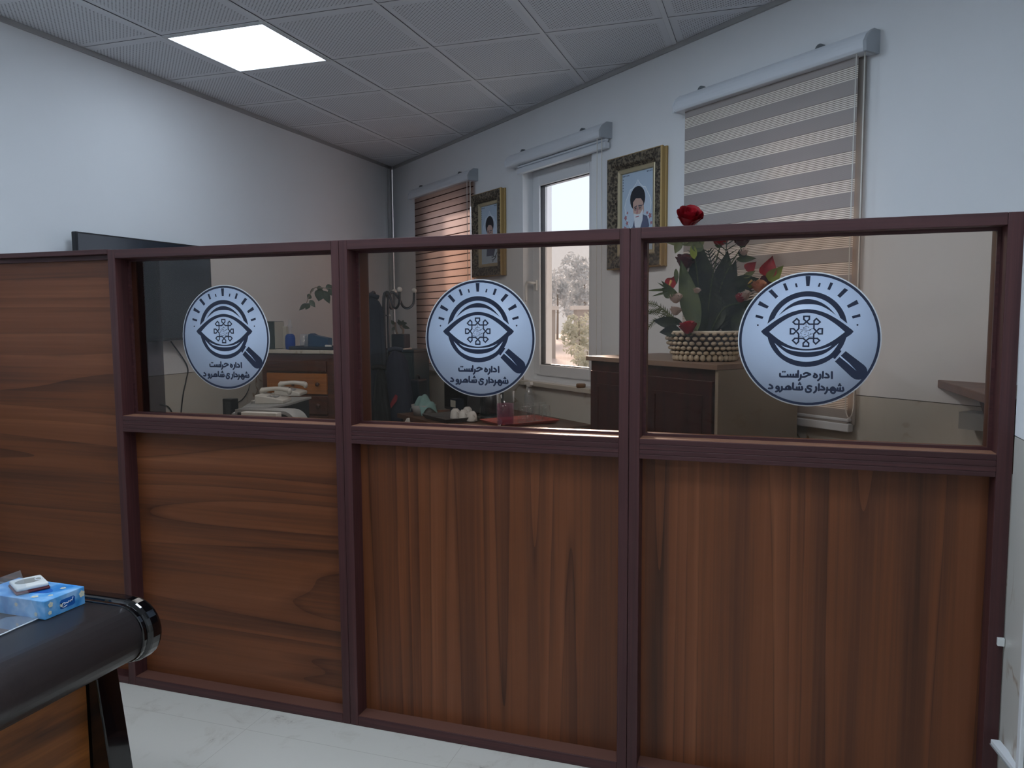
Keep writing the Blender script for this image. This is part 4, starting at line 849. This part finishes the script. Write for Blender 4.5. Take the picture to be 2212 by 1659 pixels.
for px, py, l in pos:
    u, y = WL(px, py, ZT + .007); t = thing('drinking_glass', 'upturned glass on the red tray, ' + l, 'glass', local(u, y, ZT + .0065), WROT, 'upturned drinking glasses')
    MB().lathe([(.030, 0), (.0305, .002), (.026, .095), (.022, .10), (1e-5, .10), (1e-5, .094), (.022, .093), (.028, .002)], 18).build('glass_wall', 'clear_glass', t)
t = tag(MB().add([(0, 0, 0), (.03, 0, .004), (.035, .012, .03), (.012, .014, .045), (-.01, .006, .03)], [(0, 1, 2, 3, 4)]).build('paper_scrap', 'white_plastic', solid=.001), 'scrap of white paper leaning at the foot of the pink-filled jug', 'paper scrap')
u, y = WL(1097, 918, ZT + .008); t.location = local(u + .01, y - .075, ZT + .0085); t.rotation_euler = (0, 0, WROT)
t = thing('microwave', 'dark boxy appliance behind the cups and the teal cloth', 'appliance', local(-.53, -.33), WROT)
box((-.18, -.14, .012), (.18, .14, .27)).build('casing', 'dark_grey_plastic', t, bevel=.006); box((-.165, -.146, .03), (.08, -.138, .255)).build('oven_door', 'black_plastic', t, bevel=.004)
box((.09, -.145, .03), (.17, -.139, .255)).build('control_panel', 'black_plastic', t)
for x in (-.15, .13):
    for yy in (-.11, .09): box((x, yy, 0), (x + .02, yy + .02, .012)).build('foot', 'black_plastic', t)
u, y = WL(1052, 898, ZT)
t = thing('kettle', 'black and steel kettle behind the white cups, left of the jug', 'kettle', local(-.13, -.42), WROT)
MB().lathe([(.085, 0), (.09, .012), (.085, .025), (1e-5, .026)], 24).build('power_base', 'black_plastic', t)
MB().lathe([(.07, .027), (.075, .04), (.062, .15), (.052, .175), (.02, .185), (1e-5, .188)], 24).build('kettle_body', 'kettle_steel', t)
MB().tube(bez([(-.05, 0, .17), (-.10, 0, .18), (-.125, 0, .12), (-.10, 0, .06), (-.072, 0, .05)], 7), .010, 8).build('handle', 'black_plastic', t)
MB().lathe([(.012, 0), (.014, .012), (.006, .02), (1e-5, .021)], 12, T=Matrix.Translation((0, 0, .187))).build('lid_knob', 'black_plastic', t)
u, y = WL(1118, 898, ZT)
t = thing('trigger_bottle', 'white trigger spray bottle behind the jug and glasses', 'spray bottle', local(-.17, -.10), WROT)
MB().lathe([(.03, 0), (.034, .005), (.034, .13), (.014, .17), (.013, .185)], 18).build('bottle_body', 'clear_plastic', t)
m = MB(); m.prism([(-.045, .215), (.03, .222), (.034, .20), (.012, .186), (-.014, .186), (-.016, .20), (-.045, .20)], -.012, .012, 'xz'); m.build('trigger_head', 'white_plastic', t, bevel=.003)
m = MB(); m.prism([(-.022, .198), (-.012, .198), (-.026, .158), (-.034, .162)], -.005, .005, 'xz'); m.build('trigger', 'white_plastic', t)
u, y = WL(960, 888, ZT + .05)
t = thing('carton', 'small pale-labelled dark carton between the teal cloth and the cups', 'carton', local(-.42, -.515), WROT)
box((-.045, -.03, 0), (.045, .03, .11)).build('carton_body', 'navy_plastic', t, bevel=.002); box((-.036, -.0315, .055), (.036, -.03, .10)).build('carton_label', 'off_white', t)
t = thing('draped_cloth', 'crumpled teal cloth draped over a low grey tub', 'cloth', local(-.55, -.70), WROT)
def fn(u_, v_):
    x = (u_ - .5) * .19; yv = (v_ - .5) * .12; r = math.hypot(x / .1, yv / .07)
    return Vector((x, yv, .125 - .075 * r ** 2 + .012 * math.sin(38 * x + 2) * math.cos(50 * yv) + .008 * math.sin(90 * x + 60 * yv)))
MB().grid(fn, 30, 22).build('cloth_sheet', 'cloth_teal', t, solid=.004)
t = tag(MB().lathe([(.07, 0), (.085, .07), (.081, .07), (.067, .004), (1e-5, .004)], 24).build('tub', 'grey_plastic'), 'low grey tub under the teal cloth, at the left end of the tea table', 'tub'); t.location = local(-.55, -.70)
p = Py(878, 918, .9)
t = tag(MB().grid(lambda u_, v_: Vector(((u_ - .5) * .09 * (1 - v_ * .85) + .01 * v_, .02 * math.sin(u_ * PI), v_ * .075)), 10, 8).build('paper_napkin', 'white_plastic', solid=.002), 'white paper tip sticking up in front of the coats', 'napkin')
t.location = (p.x, .9, p.z - .035)
t = thing('stool', 'low stool under the white paper tip, hidden behind the partition', 'stool', (p.x, .9, 0))
hs = p.z - .036; MB().lathe([(.15, hs - .03), (.16, hs - .02), (.16, hs - .004), (.15, hs)], 24).build('seat', 'desk_brown', t)
for k in range(4): a = PI / 4 + k * PI / 2; MB().tube([(.11 * math.cos(a), .11 * math.sin(a), hs - .03), (.15 * math.cos(a), .15 * math.sin(a), 0)], .014, 8).build('leg', 'desk_brown', t)

# ---------------------------------------------------------------- cabinet with the flower basket
wood('mahogany', [(.25, '#221110'), (.5, '#3c1f1c'), (.75, '#4c2923')], 'z', stripe=7, rough=.35, seed=2); pm('beige_board', '#94897a', .6, noise=.05, nscale=6); wood('top_board', [(.3, '#7a6558'), (.7, '#8f786a')], 'x', stripe=8, rough=.45)
t = thing('side_cabinet', 'dark reddish cabinet with a beige side panel, under the flower basket', 'cabinet', W0, WROT)
TZ = 1.312
box((1.14, -.565, .06), (1.976, -.10, TZ - .022)).build('carcass', 'mahogany', t); box((1.976, -.575, 0), (1.992, -.095, TZ - .022)).build('side_board', 'beige_board', t)
box((1.12, -.585, TZ - .022), (1.995, -.092, TZ)).build('top', 'top_board', t, bevel=.002)
box((1.16, -.54, 0), (1.97, -.13, .06)).build('plinth', 'mahogany', t)
for k, (a, b) in enumerate(((1.155, 1.555), (1.565, 1.965))):
    dr = box((a, -.582, .08), (b, -.566, TZ - .07)).build('door', 'mahogany', t, bevel=.003)
    m = MB()
    for q in (((a + .05, -.587, .14), (a + .065, -.582, TZ - .13)), ((b - .065, -.587, .14), (b - .05, -.582, TZ - .13)), ((a + .065, -.587, .14), (b - .065, -.582, .155)), ((a + .065, -.587, TZ - .145), (b - .065, -.582, TZ - .13))): m.box(*q)
    m.build('door_moulding', 'mahogany', dr)
    MB().ball(((b - .025) if k == 0 else (a + .025), -.592, .9), .011).build('knob', 'old_gold', dr)
# flower basket
B0 = Pz(1522, 779, TZ); DB = (B0 - CAM).dot(fwd)
rb = .168
t = thing('flower_basket', 'woven bowl of red roses, anthuriums and green leaves on the cabinet', 'flower arrangement', B0, 0)
pm('basket_dark', '#2c2620', .7); pm('basket_cream', '#b9ab94', .6, noise=.08, nscale=60); pm('rim_cream', '#cfc6b4', .5)
hb = .125; rr = lambda z: rb * (.70 + .30 * (z / hb) ** .7)
bs = MB().lathe([(rr(.002), 0)] + [(rr(z), z) for z in [hb * k / 8 + .0001 for k in range(1, 9)]] + [(rr(hb) - .012, hb), (rr(.06) - .014, .06), (1e-5, .05)], 40, sx=1, sy=.72).build('bowl', 'basket_dark', t)
m = MB()
for row in range(6):
    n = 32; z = .016 + row * .0205
    for k in range(n):
        a = 2 * PI * (k + .5 * (row % 2)) / n; r = rr(z)
        m.ball((r * math.cos(a), .72 * r * math.sin(a), z), .0119, 10, 6, sc=(1, 1, .72 if row else 1.3))
wv = m.build('woven_knots', 'basket_cream', bs); wv['kind'] = 'stuff'
MB().tube([(rr(hb) * math.cos(q * PI / 20), .72 * rr(hb) * math.sin(q * PI / 20), hb) for q in range(40)], .006, 8, closed=True).build('rim', 'rim_cream', bs)
leafmat('leaf_dark', '#26302a', '#35412f', .12); leafmat('leaf_mid', '#3d4c33', '#54633f', .2); leafmat('leaf_lime', '#75892f', '#8fa043', .3); leafmat('leaf_olive', '#55603f', '#6d7650', .2)
leafmat('petal_red', '#8c1420', '#b01c2a', .15, 20); leafmat('petal_deep', '#4a121c', '#661824', .12, 20); leafmat('petal_pale', '#c9b7ae', '#dccdc4', .3, 20); leafmat('petal_peach', '#c98a66', '#d9a27e', .3, 20); pm('spadix', '#c9a25e', .6)
def fp(px, py, dd=0.): return Pd(px, py, DB + dd) - B0
ctr = fp(1520, 715)
def rose(px, py, r, mat, dd=0., sepals=True, stem=True):
    c = fp(px, py, dd); m = MB(); rnd = random.Random(int(px * 7 + py))
    tilt = Matrix.Translation(c) @ Euler((rnd.uniform(-.3, .3) + .35, rnd.uniform(-.3, .3), 0)).to_matrix().to_4x4()
    for ly, (n, ra, hh_) in enumerate(((3, .26, .95), (3, .50, 1.0), (4, .78, .98), (5, .98, .80))):
        for k in range(n):
            a0 = 2 * PI * k / n + ly * .7 + rnd.uniform(-.1, .1)
            def fn(u, v, a0=a0, n=n, ra=ra, hh_=hh_, ly=ly):
                sp = (u - .5) * 2 * PI / n * (1.45 if n < 5 else 1.3); e = 1 - abs(2 * u - 1) ** 2.6 * .22
                rr_ = r * (.22 + (ra - .22) * v ** .55) + r * .16 * (ly > 1) * v ** 4
                return Vector((rr_ * math.cos(a0 + sp), rr_ * math.sin(a0 + sp), r * (-.75 + 1.5 * hh_ * v * e)))
            m.grid(fn, 6, 6, 0, tilt)
    h = m.build('rose', mat, t)
    if sepals:
        m = MB()
        for k in range(5):
            a0 = 2 * PI * k / 5; m.add([tilt @ Vector(q) for q in ((r * .2 * math.cos(a0 - .5), r * .2 * math.sin(a0 - .5), -r * .85), (r * .2 * math.cos(a0 + .5), r * .2 * math.sin(a0 + .5), -r * .85), (r * .95 * math.cos(a0), r * .95 * math.sin(a0), -r * .25))], [(0, 1, 2)])
        m.lathe([(r * .1, -r * 1.0), (r * .35, -r * .85), (r * .3, -r * .6)], 8, 0, tilt); m.build('sepals', 'leaf_mid', h)
    if stem: MB().tube(bez([c + Vector((0, 0, -r * .8)), (c + ctr) / 2 + Vector((0, 0, .02)), Vector((ctr.x * .4, 0, .06))], 6), .0028, 6).build('stem', 'leaf_mid', t)
rose(1489, 470, .052, 'petal_red'); rose(1556, 513, .046, 'petal_red', .01); rose(1603, 517, .040, 'petal_deep', .03); rose(1480, 566, .040, 'petal_deep', .02); rose(1486, 708, .034, 'petal_red', -.13, stem=False); rose(1600, 645, .022, 'petal_red', -.06, False)
def blade(px0, py0, px1, py1, w, mat, dd0=0., dd1=0., name='leaf', bend=.05, fold=.1, tw=0., heart=False, parent=None):
    a, b = fp(px0, py0, dd0), fp(px1, py1, dd1); n_ = TOC((a + b) / 2 + B0); n_ = (n_ + (b - a).normalized().cross(n_) * tw).normalized()
    m = MB(); leaf(m, a, b, w, n_, bend, 12, fold, heart); return m.build(name, mat, parent or t)
# broad dark blades
for q in ((1505, 718, 1470, 560, .085, 'leaf_mid', -.07, -.03), (1530, 718, 1512, 520, .12, 'leaf_dark', 0, .03), (1545, 715, 1572, 540, .13, 'leaf_dark', .02, .05), (1520, 720, 1478, 600, .10, 'leaf_dark', -.02, -.02), (1560, 715, 1610, 590, .11, 'leaf_dark', .03, .06), (1500, 715, 1500, 545, .09, 'leaf_dark', .05, .06), (1560, 716, 1640, 640, .08, 'leaf_dark', .0, .0), (1585, 716, 1610, 660, .06, 'leaf_dark', -.05, -.03), (1536, 718, 1540, 610, .12, 'leaf_dark', -.01, .0), (1548, 717, 1590, 560, .10, 'leaf_dark', .06, .07)): blade(*q)
def frond(pts, L0, mat, n=26, dd=0., ang=.75, w=.0042, up=.5):
    P = bez([fp(x, y, dd) for x, y in pts], 10); m = MB(); m.tube(P, .0022, 5); N_ = len(P)
    for k in range(2, n + 1):
        i = min(N_ - 2, int(k / n * (N_ - 1))); p = P[i]; ax = (P[i + 1] - P[i]).normalized(); nr = TOC(p + B0); sd = ax.cross(nr).normalized(); Lk = L0 * math.sin(PI * (.12 + .86 * k / n)) ** .6
        for s_ in (-1, 1):
            d_ = (ax * math.cos(ang) + sd * s_ * math.sin(ang)).normalized(); e = p + d_ * Lk; o_ = ax * w
            m.add([p - o_ * .8, p + o_ * .8, p + d_ * Lk * .5 + o_ * .9, e, p + d_ * Lk * .5 - o_ * .9], [(0, 1, 2, 3, 4)])
    return m.build('palm_frond', mat, t)
frond([(1555, 710), (1562, 620), (1572, 500)], .085, 'leaf_dark', 46, -.02, .95, .0032); frond([(1535, 715), (1520, 640), (1495, 540)], .07, 'leaf_dark', 40, .01, .9); frond([(1570, 712), (1600, 660), (1622, 600)], .06, 'leaf_dark', 34, .01, .9); frond([(1545, 712), (1545, 620), (1530, 540)], .07, 'leaf_dark', 40, .03, .9)
for pts, L in (([(1460, 690), (1420, 660), (1390, 655)], .022), ([(1465, 695), (1425, 676), (1392, 672)], .022), ([(1462, 690), (1420, 690), (1392, 718)], .02), ([(1450, 690), (1430, 668), (1400, 678)], .02)):
    frond(pts, L, 'leaf_olive', 18, -.04, .9, .0022)
for q in ((1450, 625, 1394, 628, .012, 'leaf_mid'), (1450, 628, 1420, 610, .01, 'leaf_mid'), (1445, 630, 1408, 640, .01, 'leaf_mid'), (1470, 650, 1428, 606, .03, 'leaf_mid'), (1455, 640, 1430, 622, .05, 'leaf_mid'), (1465, 700, 1410, 692, .05, 'leaf_dark'), (1470, 712, 1424, 718, .05, 'leaf_dark'), (1475, 700, 1432, 684, .03, 'leaf_dark'), (1460, 580, 1462, 615, .02, 'leaf_mid'), (1490, 520, 1430, 520, .045, 'leaf_olive'), (1470, 520, 1458, 548, .035, 'leaf_olive'), (1500, 520, 1475, 530, .03, 'leaf_olive'), (1500, 535, 1522, 508, .045, 'leaf_olive'), (1505, 545, 1510, 520, .05, 'leaf_mid'), (1500, 560, 1495, 523, .03, 'leaf_lime'), (1590, 560, 1634, 558, .03, 'leaf_mid'), (1598, 555, 1612, 536, .04, 'leaf_dark'), (1580, 610, 1640, 602, .05, 'leaf_dark'), (1595, 625, 1625, 628, .04, 'leaf_dark'), (1605, 600, 1632, 585, .025, 'leaf_olive'), (1495, 720, 1512, 724, .03, 'leaf_olive'), (1500, 722, 1480, 726, .03, 'leaf_olive')):
    blade(*q, -.05, -.05)
def anthurium(px0, py0, px1, py1, w, mat='petal_red', dd=-.03, sp=True):
    h = blade(px0, py0, px1, py1, w, mat, dd, dd, 'anthurium', .08, .18, 0, True); a, b = fp(px0, py0, dd - .012), fp(px1, py1, dd - .02)
    if sp: MB().tube([a + (b - a) * .15, a + (b - a) * .5], [.006, .003], 6).build('spadix', 'spadix', h)
anthurium(1655, 598, 1669, 552, .075, sp=False); anthurium(1612, 585, 1634, 565, .05, sp=False); anthurium(1628, 602, 1602, 626, .062); anthurium(1600, 632, 1612, 650, .045); anthurium(1452, 600, 1438, 640, .05); anthurium(1455, 597, 1462, 612, .04, sp=False); anthurium(1640, 605, 1668, 612, .05, 'petal_deep', sp=False)
blade(1660, 607, 1693, 573, .06, 'leaf_lime', -.05, -.05, 'leaf', .1, .2, heart=True); blade(1612, 620, 1640, 605, .03, 'leaf_lime', -.04, -.04)
for px, py, r, mat in ((1608, 640, .026, 'petal_pale'), (1505, 628, .016, 'petal_pale'), (1460, 645, .026, 'petal_pale'), (1459, 672, .024, 'petal_pale'), (1640, 620, .030, 'petal_peach'), (1607, 545, .018, 'petal_pale')): rose(px, py, r, mat, -.055, False, False)
t = thing('clear_vase', 'empty clear plastic cup just left of the flower basket', 'cup', Pz(1466, 773, TZ), 0); MB().lathe([(.03, 0), (.036, .004), (.046, .075), (.043, .075), (.033, .006), (1e-5, .006)], 20).build('cup_wall', 'clear_plastic', t)

# ---------------------------------------------------------------- corner shelf in the narrow wedge behind the partition
wood('shelf_brown', [(.3, '#6a4c3d'), (.7, '#846252')], 'x', stripe=8, rough=.45)
p0 = WW(2.548, .004, 0)
def wl(P): v = P - W0; return (v.dot(WU), -v.dot(WN))
e1 = Pz(2150, 858, 1.262); f0 = wl(e1)
t = thing('corner_shelf', 'brown wedge-shaped shelf fixed to the wall at the far right, behind the glass', 'shelf', W0, WROT)
MB().prism([(2.548, -.003), (f0[0], f0[1]), (f0[0] + .35, f0[1] + .0), (3.3, -.003)], 1.232, 1.262, 'xy').build('shelf_board', 'shelf_brown', t, bevel=.003)
m = MB(); m.box((2.68, -.09, 1.10), (3.2, -.003, 1.16)); m.build('support_block', 'grey_plastic', t)
MB().prism([(-.003, 1.23), (-.20, 1.23), (-.003, .95)], 2.80, 2.83, 'yz').build('bracket', 'shelf_brown', t)

# ---------------------------------------------------------------- foreground desk with the tissue box
pm('desk_leather', '#352f2f', .34, spec=.5, noise=.06, nscale=25, bump=.12, bscale=90); pm('gloss_black', '#08080a', .08, spec=.6, coat=.5)
wood('knotty_orange', [(.3, '#3a2010'), (.48, '#74421b'), (.62, '#8c5325'), (.8, '#5e3212')], 'y', stripe=5, fine=60, rough=.4, dist=2.2, seed=6)
pm('brass_strip', '#a88a44', .4, metal=.3)
t = thing('reception_desk', 'dark leather-topped desk with a rounded glossy black end, bottom left corner', 'desk', (0, 0, 0))
def dprof(e=0.): return [(.95, .69 - e), (.95, .76 + e)] + [(1.905 + (.075 + e) * math.sin(math.radians(q)), .685 + (.075 + e) * math.cos(math.radians(q))) for q in range(0, 181, 12)] + [(1.80, .61 - e), (1.80, .69 - e)]
MB().prism(dprof(), -3.05, -1.690, 'xz', smooth=True).build('padded_top', 'desk_leather', t)
MB().prism(dprof(.004), -1.690, -1.676, 'xz').build('end_piping', 'gloss_black', t, bevel=.003)
MB().prism(dprof(.010), -1.676, -1.625, 'xz').build('end_cap', 'gloss_black', t, bevel=.014, seg=4)
box((1.80, -3.0, .10), (1.835, -1.74, .612)).build('front_panel', 'knotty_orange', t)
m = MB(); m.prism([(1.79, .62), (1.86, .62), (1.945, 0), (1.86, 0)], -1.735, -1.665, 'xz'); m.build('leg', 'gloss_black', t, bevel=.004)
m = MB(); m.prism([(1.79, .62), (1.86, .62), (1.945, 0), (1.86, 0)], -3.0, -2.93, 'xz'); m.build('leg', 'gloss_black', t, bevel=.004)
box((1.838, -2.93, .255), (1.85, -1.735, .275)).build('brass_strip', 'brass_strip', t)
box((1.02, -2.9, 0), (1.05, -1.75, .69)).build('back_panel', 'knotty_orange', t)
# tissue box
def tissue_mat():
    m, N, L, b = newmat('tissue_card'); tc = N.new('ShaderNodeTexCoord'); n = N.new('ShaderNodeTexNoise'); n.inputs['Scale'].default_value = 18; n.inputs['Detail'].default_value = 3; L.new(tc.outputs['Object'], n.inputs['Vector'])
    r = ramp(N, [(.35, '#2a7fc4'), (.5, '#5aa3dc'), (.66, '#9cc6ec')]); L.new(n.outputs[0], r.inputs[0]); L.new(r.outputs[0], b.inputs['Base Color']); b.inputs['Roughness'].default_value = .35
tissue_mat(); pm('logo_blue', '#1b5fb0', .4); pm('logo_white', '#e8eef2', .4); pm('petal_cream', '#d9d6bf', .5); pm('stem_green', '#7d8a5a', .6)
t = thing('tissue_box', 'blue tissue box printed with pale flowers, on the leather desk top', 'tissue box', (1.69, -1.76, .7605), .0)
bx, by, bh = .115, .0595, .047
box((-bx, -by, 0), (bx, by, bh)).build('carton', 'tissue_card', t, bevel=.0015)
yz = lambda pts: [(bx + .0006, by * 2 * (u - .5), bh * v) for u, v in pts]
lg = MB(); lg.add(yz([(.36, .30), (.40, .24), (.70, .24), (.74, .32), (.74, .66), (.70, .74), (.40, .74), (.36, .66)]), [list(range(8))]); lg = lg.build('logo_patch', 'logo_blue', t)
MB().tube([Vector((bx + .001, by * 2 * (u - .5), bh * v)) for u, v in [(p.x, p.y) for p in bez([Vector(q + (0,)) for q in ((.53, .36), (.44, .30), (.40, .42), (.44, .54), (.50, .50))], 5)]], .0009, 5).build('logo_swirl', 'logo_white', lg)
MB().tube([Vector((bx + .001, by * 2 * (u - .5), bh * v)) for u, v in [(p.x, p.y) for p in bez([Vector(q + (0,)) for q in ((.46, .44), (.52, .50), (.55, .46), (.58, .54), (.61, .48), (.64, .56), (.66, .50), (.69, .68))], 5)]], .0009, 5).build('logo_script', 'logo_white', lg)
def flower(cx, cz, s, side):
    m = MB()
    for k in range(5):
        a = k * 2 * PI / 5 + .4; c_ = (cx + .5 * s * math.cos(a), cz + .5 * s * math.sin(a)); pts = [(c_[0] + .42 * s * math.cos(q * PI / 5), c_[1] + .42 * s * math.sin(q * PI / 5)) for q in range(10)]
        if side == 'x': m.add([(bx + .0005 + .0001 * k, y_, z_) for y_, z_ in pts], [list(range(10))])
        elif side == 'y': m.add([(y_, -by - .0005 - .0001 * k, z_) for y_, z_ in pts], [list(range(10))])
        else: m.add([(y_, z_, bh + .0005 + .0001 * k) for y_, z_ in pts], [list(range(10))])
    m.build('printed_flower', 'petal_cream', t)
flower(.050, .030, .010, 'x'); flower(-.012, .022, .006, 'x'); flower(-.043, .034, .008, 'x'); flower(-.046, .014, .006, 'x'); flower(-.05, .04, .008, 'y'); flower(.085, .012, .006, 'y'); flower(.02, .03, .006, 'y'); flower(.075, .03, .008, 'z'); flower(.06, -.04, .01, 'z'); flower(.09, -.02, .007, 'z')
MB().prism([(.01 + .06 * math.cos(q * PI / 12), .022 * math.sin(q * PI / 12)) for q in range(24)], bh, bh + .0006, 'xy').build('opening_panel', 'logo_blue', t)
# ink pad on the box
pm('pad_red', '#5e1f26', .4); pm('pad_grey', '#8d8d88', .45)
a_, b_, c_, d_ = [Pz(x, y, .826) for x, y in ((10, 1258), (46, 1271), (117, 1256), (76, 1239))]
cc = (a_ + b_ + c_ + d_) / 4; ang = math.atan2((c_ - b_).y, (c_ - b_).x); lx = (c_ - b_).length; ly = (b_ - a_).length
t = thing('ink_pad', 'white ink pad with a dark red base, lying on the tissue box', 'ink pad', (cc.x, cc.y, .8085), ang)
m = MB(); m.box((-lx / 2 - .002, -ly / 2 - .002, 0), (lx / 2 + .002, ly / 2 + .002, .007)); m.build('base', 'pad_red', t, bevel=.003)
box((-lx / 2, -ly / 2, .007), (lx / 2, ly / 2, .018)).build('lid', 'white_plastic', t, bevel=.005, seg=3)
el = MB().prism([(-.0 + lx * .42 * math.cos(q * PI / 12), ly * .24 * math.sin(q * PI / 12) + .004) for q in range(24)], .018, .0186, 'xy').build('oval_emblem', 'pad_grey', t)
MB().tube([(lx * .30 + lx * .10 * math.cos(q * PI / 8), .004 + ly * .14 * math.sin(q * PI / 8), .0188) for q in range(16)], .0008, 5, closed=True).build('paperclip_mark', 'logo_white', el)
# clear acrylic stand
b0, b1 = Pz(82, 1337, .762), Pz(0, 1373, .762); dirv = (b1 - b0).normalized(); b2 = b0 + dirv * .22
t0 = Px(43, 1232, b0.x - .045); t2 = t0 + dirv * .22
t = thing('acrylic_stand', 'clear acrylic stand at the left edge, in front of the tissue box', 'stand', (b0.x, b0.y - .11, .7605)); o = Vector(t.location)
m = MB(); m.add([b0 - o, b2 - o, t2 - o, t0 - o], [(0, 1, 2, 3)]); m.build('leaning_sheet', 'clear_plastic', t, solid=.003)
side = Vector((-1, 0, 0)); m = MB(); m.add([b0 - o, b2 - o, b2 + side * .10 - o, b0 + side * .085 + dirv * .02 - o, b0 + side * .06 - o], [(0, 1, 2, 3, 4)]); m.build('foot_sheet', 'clear_plastic', t, solid=.003)
MB().tube([b0 - o + Vector((0, 0, .001)), b2 - o + Vector((0, 0, .001))], .0018, 6).build('polished_edge', 'logo_white', t)
# white trunking by the right post
t = thing('cable_trunking', 'white cable trunking slanting down at the bottom right, by the last post', 'trunking', (0, 0, 0))
pa, pb = Py(2150, 1602, -.83), Py(2228, 1700, -1.06); d_ = (pb - pa).normalized(); sx_ = d_.cross(Vector((0, 0, 1))).normalized(); uz = sx_.cross(d_)
MT = Matrix.Identity(4)
for i in range(3): MT[i][0], MT[i][1], MT[i][2], MT[i][3] = d_[i], sx_[i], uz[i], pa[i]
MB().box((0, -.012, -.006), ((pb - pa).length + .35, .012, .006), 0, MT).build('channel', 'pvc_white', t, bevel=.001)
MB().box((0, -.014, -.009), ((pb - pa).length + .35, .014, -.006), 0, MT).build('back_strip', 'grey_plastic', t)
tag(box((4.133, -1.02, .05), (4.1445, -.995, 1.0)).build('wall_trunking', 'pvc_white', bevel=.002), 'thin white vertical trunking on the right wall, at the picture edge', 'trunking')
tag(box((4.126, -.812, .583), (4.1435, -.8005, .605)).build('wall_clip', 'white_plastic', bevel=.001), 'tiny white clip on the right-hand partition post', 'clip')
